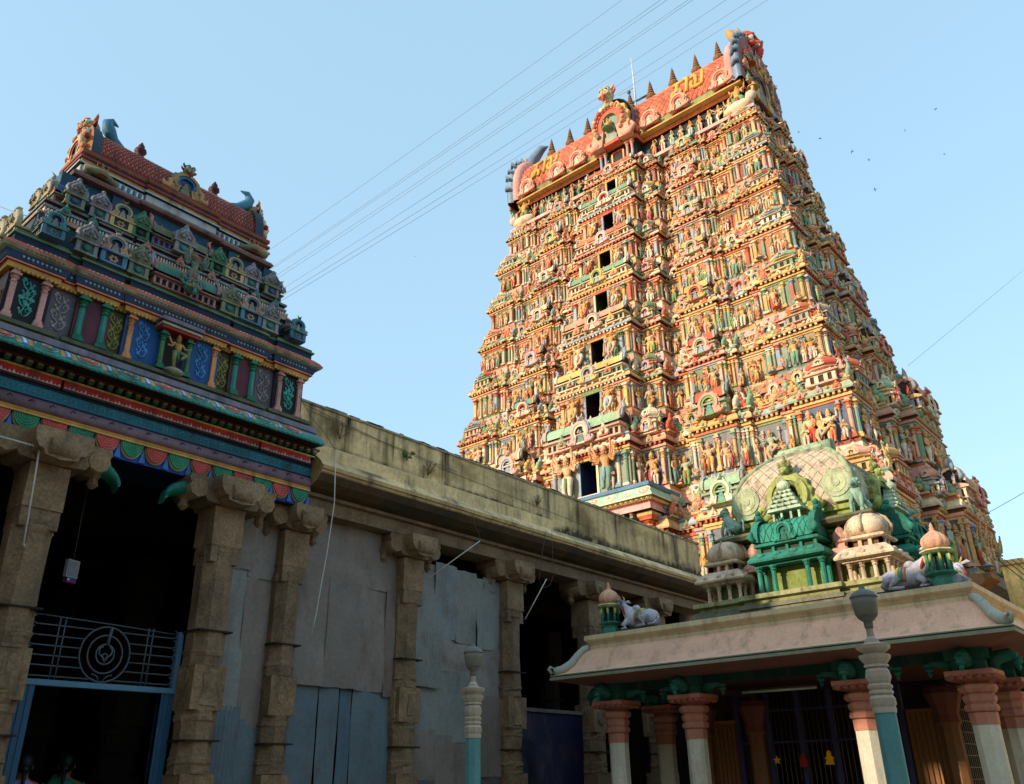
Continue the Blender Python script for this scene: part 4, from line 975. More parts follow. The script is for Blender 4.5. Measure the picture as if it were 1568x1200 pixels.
for i in range(78):      # scallops, dots and stripes running along the front
    s = -d1 + (i + .5) * 2 * d1 / 78; fr = abs(s) / d1
    off = .06 if fr < .33 else (0 if fr < .42 else (.05 if fr < .63 else (0 if fr < .78 else .05)))
    y = GY - w1 - off
    m.ball((GX + s, y - .055, 7.222), (.024, .012, .022), c(196, 150, 80), 6, 4)
    m.ball((GX + s, y - .12, 7.36), (.017, .012, .02), c(150, 160, 166), 6, 4)
    m.box(GX + s - .014, GX + s + .014, y - .16, y - .12, 7.505, 7.518, c(190, 180, 160), 1)
    m.box(GX + s - .012, GX + s + .012, y - .207, y - .18, 7.42, 7.44, c(110, 112, 96))
# the stepped loft was built about the plan's own middle: shift it into place
nl = len(pr1) * len(P1[0])
for i in range(nl): x_, y_, z_ = m.v[i]; m.v[i] = (x_ + GX, y_ + GY, z_)
G_('lower_storey', m)
def small_pil(x, kind, col, cc_, y=None, wd=.105):
    p = MB().merge(PIL[kind], T(0, 0, 0, 1, 0, wd / .2, wd / .2, .645), [col, cc_, cc_])
    for k in range(12):
        z = .11 + k * .03; p.ball(((.02 if k % 2 else -.02), -.034 if kind else -.034, z), (.007, .004, .007), tuple(min(1, v * 1.5) for v in col[:3]) + (1,), 5, 3)
    obj('pilaster', p, M_SMALL, gate, (x - GX, (y or 9.945) - GY, 6.575 - 5.2))
for s in (-1, 1):
    small_pil(GX + s * 2.03, 0, GPINK, GPINK); small_pil(GX + s * 1.68, 0, GPINK, GPINK)
    small_pil(GX + s * 1.22, 1, GTEAL, GGRN, None, .13); small_pil(GX + s * .94, 1, GTEAL, GGRN, None, .13)
    small_pil(GX + s * .60, 0, GORG, GORG)
small_pil(GX - 2.03, 0, GPINK, GPINK, 10.6); 
def scroll(w, h, col, seed, flower=True):
    m = MB(); r = random.Random(seed); rad = .009
    z = .06; s = 1
    while z < h - .1:
        L_ = .13
        P_ = [(s * .01, 0, z), (s * w * .25, 0, z + .035), (s * w * .36, 0, z + .085), (s * w * .24, 0, z + .125), (s * w * .1, 0, z + .10), (s * w * .14, 0, z + .065), (s * w * .22, 0, z + .075)]
        m.tube(P_, [rad * 1.4, rad * 1.3, rad, rad, rad, rad * .8, rad * .7], col, 5)
        for k in range(3):
            a = .5 + k * .7; m.ball((s * w * (.30 + .1 * math.cos(a)), 0, z + .08 + .06 * math.sin(a)), (.02, .008, .016), col, 6, 4)
        m.ball((-s * w * .16, 0, z + .05), (.022, .008, .03), col, 6, 4); m.ball((-s * w * .26, 0, z + .09), (.016, .008, .02), col, 6, 4)
        m.tube([(0, 0, z), (-s * w * .1, 0, z + .06), (0, 0, z + .12)], rad, col, 5)
        z += .118; s = -s
    if flower:
        for k in range(4):
            a = PI / 4 * 2 * k; m.ball((.055 * math.cos(a), -.006, h / 2 + .06 * math.sin(a)), (.045 if k % 2 == 0 else .026, .010, .03 if k % 2 == 0 else .045), col, 8, 5)
        m.ball((0, -.014, h / 2), (.022, .012, .022), col, 8, 5)
    return m
for s in (-1, 1):
    for xs_, w_, col, fl, o in ((1.855, .2, c(70, 150, 140), True, .05), (1.45, .24, c(140, 132, 128), False, 0), (.77, .22, c(140, 134, 60), False, 0), (.42, .2, c(70, 130, 186), False, .06)):
        obj('scroll_relief', scroll(w_, .6, col, 3, fl), M_SMALL, gate, (s * xs_, 10.0 - o + (.0) - .004 - GY, 6.60 - 5.2))
m = MB()
for s in (-1, 1): m.merge(PIL[1], T(GX + s * .185, 9.86, 6.56, 1, 0, .5, .5, .56), [c(84, 122, 70), GGRN, GGRN])
m.box(GX - .15, GX + .15, 9.92, 9.945, 6.57, 7.12, c(40, 36, 34)); m.box(GX - .27, GX + .27, 9.76, 9.95, 7.12, 7.16, GRED); m.box(GX - .29, GX + .29, 9.74, 9.95, 7.163, 7.19, c(170, 160, 140)); m.box(GX - .27, GX + .27, 9.76, 9.95, 7.193, 7.215, GGRN)
m.prism([(GX - .32, 7.215), (GX + .32, 7.215), (GX + .29, 7.27), (GX - .29, 7.27)], 9.72, 9.95, c(120, 104, 116))
m.ball((GX, 9.80, 6.565), (.14, .08, .05), c(140, 140, 110), 8, 5)
G_('statue_niche', m)
obj('dancing_statue', MB().merge(figure('dance', 8), T(0, 0, 0, .5), [c(176, 136, 78), c(120, 112, 70), c(150, 104, 50), c(150, 110, 60), GGRN]), M_SMALL, gate, (0, 9.79 - GY, 6.6 - 5.2))

def bell():
    m = MB(); half = [(.0, 1.0), (.07, .95), (.06, .86), (.12, .78), (.2, .70), (.26, .58), (.38, .46), (.42, .30), (.36, .14), (.40, .04), (.30, .0)]
    o = half + [(-x, z) for x, z in reversed(half)][:-1]
    def L(k, y): return [(x * k, y, .36 + (z - .36) * k) for x, z in o]
    m.rings([L(1, .05), L(1, -.09), L(.86, -.17), L(.74, -.15), L(.66, -.2), L(.3, -.24)], [0, 0, 1, 0, 0], True, cap0=False)
    for sg in (-1, 1): m.tube([(sg * .05, -.24, .2), (sg * .2, -.25, .16), (sg * .25, -.25, .3), (sg * .15, -.25, .4), (sg * .05, -.25, .56)], .035, 1, 6)
    m.ball((0, -.24, .34), (.09, .05, .1), 1, 8, 5)
    return m
BELL = bell()
def aedicule(body, panel, top, arch):
    m = MB()
    m.box(-.5, .5, -.3, .3, 0, .08, body); m.box(-.38, .38, -.2, .3, .08, .6, panel)
    for s in (-1, 1): m.box(s * .42 - .09, s * .42 + .09, -.28, -.1, .08, .6, body)
    m.box(-.58, .58, -.34, .3, .6, .68, body); m.box(-.52, .52, -.3, .3, .68, .74, top)
    for k in range(6):
        a = k * PI / 3; m.ball((.13 * math.cos(a), -.21, .34 + .13 * math.sin(a)), (.07, .03, .07), arch[1], 6, 4)
    m.merge(NASI, T(0, -.12, .72, 1.15), arch); m.box(-.3, .3, -.1, .3, .74, 1.3, top, .6)
    return m
def leafshrine(body, panel, top):
    m = MB(); m.box(-.4, .4, -.25, .3, 0, .08, body); m.box(-.28, .28, -.15, .3, .08, .55, panel)
    for s in (-1, 1): m.box(s * .30 - .07, s * .30 + .07, -.24, -.1, .08, .55, body)
    m.box(-.46, .46, -.3, .3, .55, .64, body); m.merge(BELL, T(0, -.12, .62, 1.05), [top, tuple(v * .6 for v in top[:3]) + (1,)])
    m.ball((0, -.2, .34), (.16, .05, .16), tuple(v * .7 for v in panel[:3]) + (1,), 8, 5)
    return m
GREY = c(128, 124, 122); OL = c(120, 120, 84)
def mini(tp, x, y, z, sc, pal=None, sx=None):
    k = MB().merge(tp, T(0, 0, 0, sc, 0, sx if sx or pal else sc * 1.22), pal)
    k.c = [tuple(.72 * v + .28 * (.3 * q[0] + .5 * q[1] + .2 * q[2]) for v in q[:3]) + (1,) for q in k.c]
    obj('miniature_shrine', k, M_SMALL, gate, (x - GX, y - GY, z - 5.2))
y1 = 9.96
for s in (-1, 1):
    mini(KUTA, GX + s * 1.80, y1 + .06, 7.735, .27, [GOLV, c(80, 110, 90), c(150, 40, 32), DNAVY, c(40, 100, 130)])
    mini(aedicule(c(46, 108, 132), c(60, 84, 96), GTEAL, [c(46, 104, 130), GTEAL, c(40, 90, 120), DNAVY, GREY]), GX + s * 1.80, y1 - .14, 7.735, .22)
    mini(leafshrine(GREY, GTEAL, GREY), GX + s * 1.36, y1 - .05, 7.735, .30)
    mini(aedicule(c(50, 124, 160), c(40, 44, 60), GORG, [c(150, 140, 150), c(196, 140, 96), c(70, 110, 130), DNAVY, GREY]), GX + s * 1.02, y1 - .06, 7.735, .275)
    mini(leafshrine(OL, GTEAL, OL), GX + s * .68, y1 - .05, 7.735, .30)
    mini(leafshrine(c(50, 100, 84), c(40, 60, 60), GTEAL), GX + s * 1.19, y1 + .06, 7.85, .22); mini(leafshrine(c(50, 100, 84), c(40, 60, 60), GTEAL), GX + s * .85, y1 + .06, 7.85, .22)
mini(SALA[3.2], GX, y1 + .02, 7.735, .29, [c(196, 120, 100), c(160, 90, 80), c(46, 116, 96), DNAVY, GLIL, GLIL], .30)
obj('seated_statue', MB().merge(figure('many', 8, True), T(0, 0, 0, .52, 0, .6), [c(96, 116, 104), c(80, 100, 90), c(130, 110, 70), c(140, 90, 60), c(150, 90, 60)]).merge(MASK, T(0, -.02, -.16, .26), [c(84, 108, 96), OL, GREY, DARK, GTEAL, GTEAL]), M_SMALL, gate, (0, 9.72 - GY, 7.84 - 5.2))
# second storey
w2, d2 = .44, 1.74; P2 = plan(w2, d2, GB, GR); m = MB()
pr2 = [(.02, 7.75), (.02, 8.20), (.08, 8.21), (.13, 8.23), (.14, 8.26), (.10, 8.31), (.04, 8.36), (.02, 8.37), (.02, 8.42), (.06, 8.425), (.06, 8.46), (.02, 8.47), (.02, 8.51), (.06, 8.515), (.06, 8.55), (-.10, 8.56), (-.10, 9.15)]
pc2 = [c(20, 52, 58), c(90, 40, 40), GRED, c(150, 146, 130), c(176, 110, 90), c(176, 110, 90), DNAVY, DNAVY, c(120, 130, 130), c(120, 130, 130), DNAVY, DNAVY, GRED, c(90, 110, 100), GOLV, c(24, 70, 92)]
loft(m, P2, pr2, lambda k, me, i: pc2[k]); nl = len(m.v)
for i in range(nl): x_, y_, z_ = m.v[i]; m.v[i] = (x_ + GX, y_ + GY, z_)
for i in range(90):
    s = -d2 - .1 + i * (2 * d2 + .2) / 89; y = GY - w2 - .03
    m.box(GX + s - .008, GX + s + .008, y - .135, y - .05, 8.305, 8.37, c(190, 176, 160)); m.box(GX + s - .01, GX + s + .01, y - .06, y - .03, 8.43, 8.455, c(190, 190, 180) if i % 2 else DNAVY)
G_('upper_storey', m)
y2 = GY - w2 - .02
for s in (-1, 1):
    mini(SALA[1.4], GX + s * 1.58, y2 + .06, 8.555, .25, [GOLV, OL, c(38, 84, 140), GRED, GREY, GREY], .28)
    mini(leafshrine(OL, c(50, 100, 150), GREY), GX + s * 1.52, y2 - .08, 8.555, .275)
    mini(leafshrine(GLIL, c(60, 120, 120), GLIL), GX + s * 1.18, y2 - .04, 8.555, .28)
    mini(aedicule(c(186, 150, 70), c(30, 50, 60), c(120, 90, 60), [c(96, 60, 50), c(170, 130, 80), c(60, 110, 90), DNAVY, GREY]), GX + s * .88, y2 - .04, 8.555, .25)
    mini(leafshrine(c(56, 110, 60), c(30, 60, 50), c(60, 124, 80)), GX + s * .60, y2 - .04, 8.555, .275)
mini(SALA[3.2], GX, y2 + .02, 8.555, .28, [c(40, 104, 170), c(110, 100, 100), c(110, 104, 70), c(100, 36, 34), c(196, 96, 50), c(196, 96, 50)], .28)
mini(leafshrine(GREY, c(60, 130, 130), GLIL), GX, y2 - .12, 8.555, .30)
for x, z in ((-1.25, 8.39), (1.25, 8.39), (-.5, 8.37), (.5, 8.37), (0, 8.37), (-1.6, 8.37), (1.6, 8.37)):
    obj('leaf_ornament', MB().merge(PALM, T(0, 0, 0, .17), [c(176, 110, 90) if abs(x) < .9 else GTEAL, GREY]), M_SMALL, gate, (x, GY - w2 - .17 - GY, z - 5.2))
# roof platform and barrel vault
w3, d3 = .32, 1.45; P3 = plan(w3, d3, [(-1, 1, 0, '')], [(-1, -.36, 0, ''), (-.36, .36, .04, ''), (.36, 1, 0, '')]); m = MB()
pr3 = [(.0, 8.6), (0, 9.15), (.12, 9.17), (.14, 9.20), (.11, 9.25), (.04, 9.27), (.04, 9.41), (.08, 9.42), (.08, 9.45), (.04, 9.455), (.04, 9.52), (.07, 9.525), (.07, 9.56), (.03, 9.565), (.03, 9.62), (.06, 9.625), (.06, 9.68), (.0, 9.70)]
pc3 = [c(24, 66, 84), c(110, 80, 76), c(130, 96, 92), c(110, 84, 80), c(90, 130, 110), c(160, 166, 166), DNAVY, c(150, 160, 150), c(40, 60, 90), c(190, 120, 60), c(50, 110, 140), GRED, c(40, 110, 120), c(30, 50, 70), c(196, 130, 60), c(130, 60, 40), GRED]
loft(m, P3, pr3, lambda k, me, i: pc3[k])
for i in range(len(m.v)): x_, y_, z_ = m.v[i]; m.v[i] = (x_ + GX, y_ + GY, z_)
for i in range(70):
    s = -d3 + (i + .5) * 2 * d3 / 70; y = GY - w3 - .04 - .03
    m.box(GX + s - .012, GX + s + .012, y + .012, y + .04, 9.31, 9.38, c(70, 90, 130) if i % 2 else c(190, 196, 196))
G_('roof_base', m)
def bar2(a): t = PI * a; return (-.29 * math.cos(t), 9.69 + .56 * math.sin(t) ** .95)
m = MB(); N = 18
m.rings([[(x, GY + bar2(i / N)[0], bar2(i / N)[1]) for x in (GX - 1.34, GX + 1.34)] for i in range(N + 1)], c(112, 42, 34), True, closed=False)
nu, nv = 44, 18
for iu in range(nu):
    for iv in range(1, nv):
        if iv > 10: continue
        for odd in (0, 1):
            a = (iv + .5 * odd) / nv; x = GX - 1.34 + (iu + .5 * odd + .5) * 2.68 / nu
            P4 = []
            for da, dx in ((-.40 / nv, 0), (0, -  .38 * 2.68 / nu), (.40 / nv, 0), (0,   .38 * 2.68 / nu)):
                y, z = bar2(a + da); P4.append((x + dx, GY + y * 1.01 - .002, z + .006))
            m.poly(P4, c(170, 84, 66) if odd else c(140, 54, 44)); 
            y, z = bar2(a); m.ball((x, GY + y * 1.01 - .004, z + .008), (.007, .005, .007), c(196, 160, 140), 4, 3)
m.tube([(GX - 1.4, GY, 10.25), (GX + 1.4, GY, 10.25)], .03, c(80, 110, 110), 6)
G_('roof_vault', m)
for s in (-.62, .62):
    m = MB(); m.lathe([(.07, 0), (.08, .03), (.05, .05), (.06, .09), (.09, .13), (.085, .17), (.04, .21), (.05, .24), (.03, .27), (.012, .31)], c(70, 26, 26), 10, (0, 0, 0), True); m.tube([(-.05, 0, .15), (.05, 0, .15)], .03, c(60, 24, 24), 6)
    obj('pot_finial', m, M_SMALL, gate, (s, 0, 10.24 - 5.2))
m = MB(); m.merge(NASI, T(GX, GY - .33, 9.72, .5, 0, .60, .45, .50), [c(96, 120, 110), c(170, 130, 84), c(50, 100, 130), c(40, 80, 120), OL]); m.merge(MASK, T(GX, GY - .36, 10.06, .22), [c(110, 110, 80), OL, WHITE, DARK, c(70, 100, 100), GRED]); m.box(GX - .30, GX + .30, GY - .38, GY - .2, 9.69, 9.73, c(120, 70, 40))
for s in (-1, 1): m.tube([(GX + s * .14, GY - .37, 9.95), (GX + s * .26, GY - .38, 9.86), (GX + s * .24, GY - .38, 9.76), (GX + s * .34, GY - .38, 9.74), (GX + s * .36, GY - .37, 9.82)], [.03, .045, .045, .045, .02], c(170, 130, 84), 8)
G_('gable_ornament', m)
for s in (-1, 1):
    rz = PI / 2 * s
    m = MB(); out = [bar2(i / 14) for i in range(15)]
    m.rings([[(GX + s * 1.26, GY + y * 1.12, 9.66 + (z - 9.66) * 1.12) for y, z in out], [(GX + s * 1.40, GY + y * 1.18, 9.66 + (z - 9.66) * 1.16) for y, z in out], [(GX + s * 1.46, GY + y * .9, 9.66 + (z - 9.66) * .95) for y, z in out]], [c(40, 60, 76), c(170, 110, 60)], False, closed=False)
    m.poly([(GX + s * 1.45, GY + y * .92, 9.66 + (z - 9.66) * .96) for y, z in out], c(70, 40, 36))
    for k in range(7):
        a = R(-20 + 220 * k / 6); m.ball((GX + s * 1.48, GY + .26 * math.cos(a), 9.90 + .28 * math.sin(a)), (.045, .055, .055), rt.choice([c(190, 120, 70), c(170, 150, 130), GRED, c(60, 100, 120)]), 6, 4)
    m.merge(NASI, T(GX + s * 1.44, GY, 9.66, .5, rz), [c(150, 70, 50), c(190, 150, 100), GRED, DNAVY, GREY])
    G_('gable_end', m)
    m = MB(); m.ball((GX + s * 1.36, GY, 9.98), (.14, .2, .28), c(44, 56, 66), 10, 8); m.merge(MASK, T(GX + s * 1.36, GY, 10.14, .34, rz), [c(150, 130, 90), c(196, 126, 60), WHITE, DARK, c(160, 110, 60), GRED]); m.tube([(GX + s * 1.44, GY - .16, 10.16), (GX + s * 1.5, GY - .2, 9.96), (GX + s * 1.46, GY - .2, 9.76)], [.05, .07, .04], c(196, 170, 130), 6)
    G_('lion_mask', m)
    m = MB(); P_ = [(GX + s * .82, GY, 10.22), (GX + s * 1.06, GY, 10.29), (GX + s * 1.22, GY, 10.42), (GX + s * 1.27, GY, 10.55), (GX + s * 1.20, GY, 10.65), (GX + s * 1.08, GY, 10.64)]
    if s < 0: P_ = [(GX + s * .8, GY, 10.22), (GX + s * 1.02, GY, 10.32), (GX + s * 1.12, GY, 10.46), (GX + s * 1.16, GY, 10.58), (GX + s * 1.10, GY, 10.64), (GX + s * 1.0, GY, 10.60)]
    m.tube(P_, [.03, .075, .10, .075, .05, .01], c(66, 116, 140), 10)
    G_('curled_tail', m)
    m = MB(); m.merge(figure('sit', 6), T(GX + s * 1.22, GY - .40, 9.30, .38, 0), [c(160, 130, 80), c(96, 110, 70), c(150, 110, 60), c(120, 110, 70), GRED]); m.tube([(GX + s * .98, GY - .40, 9.30), (GX + s * 1.22, GY - .44, 9.36), (GX + s * 1.46, GY - .42, 9.34)], [.03, .07, .05], c(120, 112, 84), 6)
    G_('seated_figure', m)
# sunlit ornaments on the shrine's end face
for z, y, sc in ((7.74, 10.3, .33), (7.74, 10.75, .38), (7.74, 11.2, .33), (8.56, 10.5, .28), (8.56, 10.85, .3)):
    mini_pal = [GREY, GPINK]
    obj('miniature_shrine', MB().merge(leafshrine(c(150, 140, 110), c(140, 60, 50), c(160, 150, 120)), T(0, 0, 0, sc, -PI / 2)), M_SMALL, gate, (-(d1 if z < 8 else d2) + .02, y - GY, z - 5.2))

# ------------------------------------------------------------------ sheet metal screens between the stone pillars
def sheet(m, x0, x1, z0, z1, y, col, corr=0.0, seed=0, rag=.009):
    r = random.Random(seed); nx = max(4, int((x1 - x0) / (.02 if corr else .1))); nz = 10; ph = [r.uniform(0, 6) for _ in range(6)]
    b = len(m.v)
    for k in (0, .004):
        for j in range(nz + 1):
            for i in range(nx + 1):
                u, v = i / nx, j / nz; x = x0 + u * (x1 - x0); z = z0 + v * (z1 - z0)
                if j in (0, nz): z += r.uniform(-rag, rag) * (0 if k else 1)
                if k and j in (0, nz): z = m.v[b + j * (nx + 1) + i][2]
                d = .012 * math.sin(3.1 * u + 5 * v + ph[0]) + .008 * math.sin(9 * u - 4 * v + ph[1]) + .006 * math.sin(14 * v + 6 * u + ph[2])
                if corr: d = corr * math.sin(2 * PI * x / .06)
                m.v.append((x, y + d + k, z))
    n = (nx + 1) * (nz + 1)
    for k in (0, 1):
        for j in range(nz):
            for i in range(nx):
                a = b + k * n + j * (nx + 1) + i; m.f.append((a, a + 1, a + nx + 2, a + nx + 1)); m.c.append(col); m.s.append(True)
GRY = c(128, 116, 106); GB = c(130, 130, 124); SB = c(96, 110, 116); GR2 = c(138, 128, 120)
def panel_thing(label, x, parts):
    t = thing('sheet_metal_screen', label, 'metal screen', (x, 10.3, .34), group='sheet metal screens between pillars')
    for nm, args in parts:
        for a in args:
            m = MB(); sheet(m, *a[:6], **(a[6] if len(a) > 6 else {})); obj(nm, MB().merge(m, T(-x, -10.3, -.34)), M_METAL, t)
    return t
panel_thing('narrow grey metal screen with rippled blue foot, beside the entrance', 6.3, [
    ('upper_sheet', [(5.85, 6.42, 4.3, 5.24, 10.24, GRY, dict(seed=1)), (6.38, 6.85, 4.22, 5.24, 10.255, GR2, dict(seed=2))]),
    ('middle_sheet', [(5.85, 6.42, 2.5, 4.33, 10.25, GB, dict(seed=3)), (6.38, 6.85, 2.3, 4.25, 10.265, GRY, dict(seed=4))]),
    ('corrugated_sheet', [(5.85, 6.5, .36, 2.55, 10.235, SB, dict(seed=5, corr=.016)), (6.45, 6.85, .36, 2.4, 10.27, SB, dict(seed=6))])])
panel_thing('wide screen with rust-stained grey sheets above plain blue sheets', 8.1, [
    ('upper_sheet', [(7.1, 9.1, 4.36, 5.25, 10.24, GRY, dict(seed=11)), (7.1, 7.78, 2.88, 4.42, 10.225, GRY, dict(seed=12)), (7.74, 8.34, 2.88, 4.40, 10.215, c(122, 111, 102), dict(seed=13)), (8.31, 8.86, 2.86, 4.39, 10.225, GRY, dict(seed=14)), (8.84, 9.08, 2.80, 4.39, 10.21, c(120, 104, 96), dict(seed=15))]),
    ('lower_sheet', [(7.1, 7.72, .36, 2.95, 10.27, SB, dict(seed=16)), (7.74, 8.06, .36, 2.95, 10.26, SB, dict(seed=17)), (8.10, 8.32, .36, 2.95, 10.27, c(84, 104, 114), dict(seed=18)), (8.33, 8.86, .36, 2.95, 10.255, SB, dict(seed=19)), (8.85, 9.1, .36, 2.95, 10.27, c(98, 116, 124), dict(seed=20))])])
panel_thing('patchwork screen of overlapping blue-grey sheets with one rippled patch', 10.5, [
    ('upper_sheet', [(9.4, 9.95, 3.8, 4.98, 10.25, GB, dict(seed=21)), (9.92, 10.45, 3.78, 5.02, 10.24, c(126, 130, 128), dict(seed=22)), (10.42, 10.95, 3.76, 4.98, 10.25, GB, dict(seed=23)), (10.93, 11.55, 3.7, 4.9, 10.235, c(132, 134, 130), dict(seed=24)), (11.1, 11.4, 4.72, 4.95, 10.225, GB, dict(seed=25))]),
    ('corrugated_sheet', [(9.45, 10.08, 3.0, 3.84, 10.225, GB, dict(seed=26, corr=.016)), (11.0, 11.55, 1.7, 2.95, 10.225, GRY, dict(seed=27, corr=.016))]),
    ('middle_sheet', [(10.05, 10.9, 3.28, 3.80, 10.26, GR2, dict(seed=28)), (10.85, 11.55, 2.93, 3.74, 10.245, GR2, dict(seed=29)), (9.4, 11.0, 2.2, 3.3, 10.28, GB, dict(seed=30))]),
    ('lower_sheet', [(9.4, 10.02, 1.6, 2.38, 10.25, GRY, dict(seed=31)), (10.0, 11.1, .36, 2.3, 10.27, GRY, dict(seed=32)), (9.4, 10.0, .36, 1.66, 10.24, c(92, 90, 96), dict(seed=33)), (11.05, 11.5, .36, 1.72, 10.24, c(100, 92, 92), dict(seed=34))])])
panel_thing('low dark navy sheet screen across the open black bay', 13.1, [
    ('navy_sheet', [(12.0, 13.95, .36, 2.78, 10.3, c(24, 26, 58), dict(seed=41, rag=.004)), (12.05, 12.5, .36, 2.3, 10.285, c(20, 22, 48), dict(seed=42, rag=.004))]),
    ('corrugated_edge', [(12.0, 13.95, 2.76, 2.82, 10.27, c(110, 104, 100), dict(seed=43, corr=.016, rag=.002))])])

# entrance gate
SBL = c(46, 84, 112)
g = thing('metal_gate', 'blue painted metal entrance gate with circle and trident grille above the opening', 'gate', (4.6, 10.15, .34))
def A_(nm, m): return obj(nm, MB().merge(m, T(-4.6, -10.15, -.34)), M_PLAIN, g)
m = MB()
for i in range(7): m.box(3.66 + i * .032, 3.69 + i * .032, 10.12 - (i % 2) * .008, 10.2, .345, 2.66, SBL)
m.box(3.66, 3.885, 10.14, 10.22, .345, 2.66, SBL); A_('door_leaf', m)
m = MB()
for i in range(5): m.box(5.33 + i * .032, 5.36 + i * .032, 10.12 - (i % 2) * .008, 10.2, .345, 2.66, SBL)
m.box(5.33, 5.48, 10.14, 10.22, .345, 2.66, SBL); A_('door_leaf', m)
m = MB(); m.box(3.62, 5.52, 10.1, 10.2, 2.64, 2.70, c(80, 120, 146)); m.box(3.62, 3.67, 10.11, 10.19, 2.70, 3.40, SBL); m.box(5.44, 5.50, 10.11, 10.19, 2.70, 3.36, c(80, 120, 146)); A_('frame', m)
m = MB(); IR = c(74, 84, 92); cx, cz = 4.58, 3.02
def rod(pts, r=.009): m.tube(pts, r, IR, 5)
for k, z in enumerate((2.74, 2.85, 2.955, 3.06, 3.165, 3.28)):
    for s in (-1, 1):
        half = math.sqrt(max(0, .29 ** 2 - (z - cz) ** 2)) if abs(z - cz) < .29 else .02
        x1 = cx + s * max(half, .02); x0 = cx + s * .86
        rod([(x1, 10.15, z), (x0 - s * .05, 10.15, z), (x0, 10.15, z + .025), (x0, 10.15, z + .07), (x0 - s * .04, 10.15, z + .09)])
rod([(3.66, 10.15, 3.385), (4.58, 10.15, 3.36), (5.45, 10.15, 3.33)], .008)
for rr in (.29, .20, .105): rod([(cx + rr * math.cos(a), 10.145, cz + rr * 1.05 * math.sin(a)) for a in np.linspace(0, 2 * PI, 37)], .011)
for x in (4.02, 4.08, 5.06, 5.12): rod([(x, 10.15, 2.70), (x, 10.15, 3.37)])
rod([(cx + .03, 10.14, cz + .3), (cx + .01, 10.14, cz + .1)], .02)
for s in (-1, 1): rod([(cx, 10.14, cz - .09), (cx + s * .03, 10.14, cz - .03), (cx + s * .07, 10.14, cz + .0), (cx + s * .075, 10.14, cz + .06), (cx + s * .035, 10.14, cz + .085)], .012); rod([(cx + s * .02, 10.14, cz - .29), (cx + s * .06, 10.14, cz - .24), (cx + s * .12, 10.14, cz - .22)])
rod([(cx + .028 * math.cos(a), 10.14, cz - .02 + .028 * math.sin(a)) for a in np.linspace(0, 2 * PI, 13)])
A_('grille', m)
t = thing('floodlight', 'small square floodlight hanging in the dark entrance above the gate', 'lamp', (4.22, 10.6, 4.02))
m = MB(); m.box(-.085, .085, 0, .05, -.10, .11, c(150, 152, 152)); m.box(-.07, .07, -.006, .0, -.085, .095, c(120, 124, 126)); obj('lamp_housing', m, M_PLAIN, t, (0, 0, 0), .35)
m = MB(); m.box(-.075, .06, -.02, .05, -.15, -.112, c(50, 60, 130)); m.box(-.075, .06, -.02, .045, -.165, -.151, c(150, 40, 60)); m.box(-.07, -.045, -.024, -.02, -.145, -.12, WHITE); obj('control_box', m, M_PLAIN, t, (0, 0, 0), .35)
m = MB(); m.tube([(0, .04, .1), (0, .06, .7), (0, .06, 1.24)], .008, c(60, 60, 60), 5); obj('hanger', m, M_PLAIN, t)

# pipes, rods and cables on the hall
PVC = c(196, 194, 186)
m = MB(); a = onY(-30, 660, 9.62); b = onY(58, 684, 9.62); d = onY(60, 690, 9.62); e = onY(36, 832, 9.62)
m.tube([a, b, d, e], .011, PVC, 6); m.tube([e, e + Vector((.05, .08, -.02))], .013, PVC, 6)
tag(obj('conduit_pipe', m, M_PLAIN), 'thin white conduit bent around the leftmost stone pillar top', 'pipe')
def cable(nm, px, Y, r, col, label, cat, seg=None):
    m = MB(); P = [onY(x, y, Y if not isinstance(Y, list) else Y[i]) for i, (x, y) in enumerate(px)]; m.tube(P, r, col, 5)
    return tag(obj(nm, m, M_PLAIN), label, cat)
cable('hanging_cable', [(514, 690), (512, 770), (500, 850), (493, 888), (490, 905), (484, 940), (476, 975)], [9.5, 9.5, 9.6, 9.65, 9.65, 9.7, 9.75], .008, PVC, 'long white cable hanging from the cornice past the grey sheets', 'cable')
cable('white_rod', [(735, 828), (655, 886)], [9.5, 9.9], .008, PVC, 'white rod slanting from the beam down to a pillar over the patchwork screen', 'rod')
cable('white_rod', [(837, 886), (804, 948)], [9.7, 9.95], .010, PVC, 'short white rod slanting in front of the black open bay', 'rod')
cable('thin_wire', [(725, 787), (727, 805), (733, 815), (735, 828)], 9.5, .004, c(90, 80, 60), 'short thin wire from the cornice to the slanting white rod', 'wire')
cable('thin_wire', [(836, 812), (828, 860), (826, 890), (832, 900), (842, 896), (848, 880), (846, 850), (845, 810)], 9.55, .004, c(70, 64, 56), 'looped thin wire hanging under the cornice at the black bay', 'wire')
cable('thin_wire', [(458, 606), (478, 640), (498, 664), (514, 690)], 9.75, .004, c(80, 70, 56), 'thin wire drooping over the parapet to the long white cable', 'wire')
cable('thin_wire', [(516, 695), (530, 697), (545, 704), (562, 706), (578, 711)], [9.85, 9.9, 9.9, 9.95, 10.0], .005, c(60, 46, 34), 'dark loose wire lying along the top of the cornice', 'wire')
for i, (x0, y0, x1, y1) in enumerate(((465, 618, 700, 722), (470, 626, 900, 806))):
    cable('parapet_wire', [(x0, y0), ((x0 + x1) / 2, (y0 + y1) / 2 + 4), (x1, y1)], 10.03, .004, c(110, 96, 70), ['upper thin wire running along the parapet face', 'lower longer thin wire running along the parapet face'][i], 'wire')

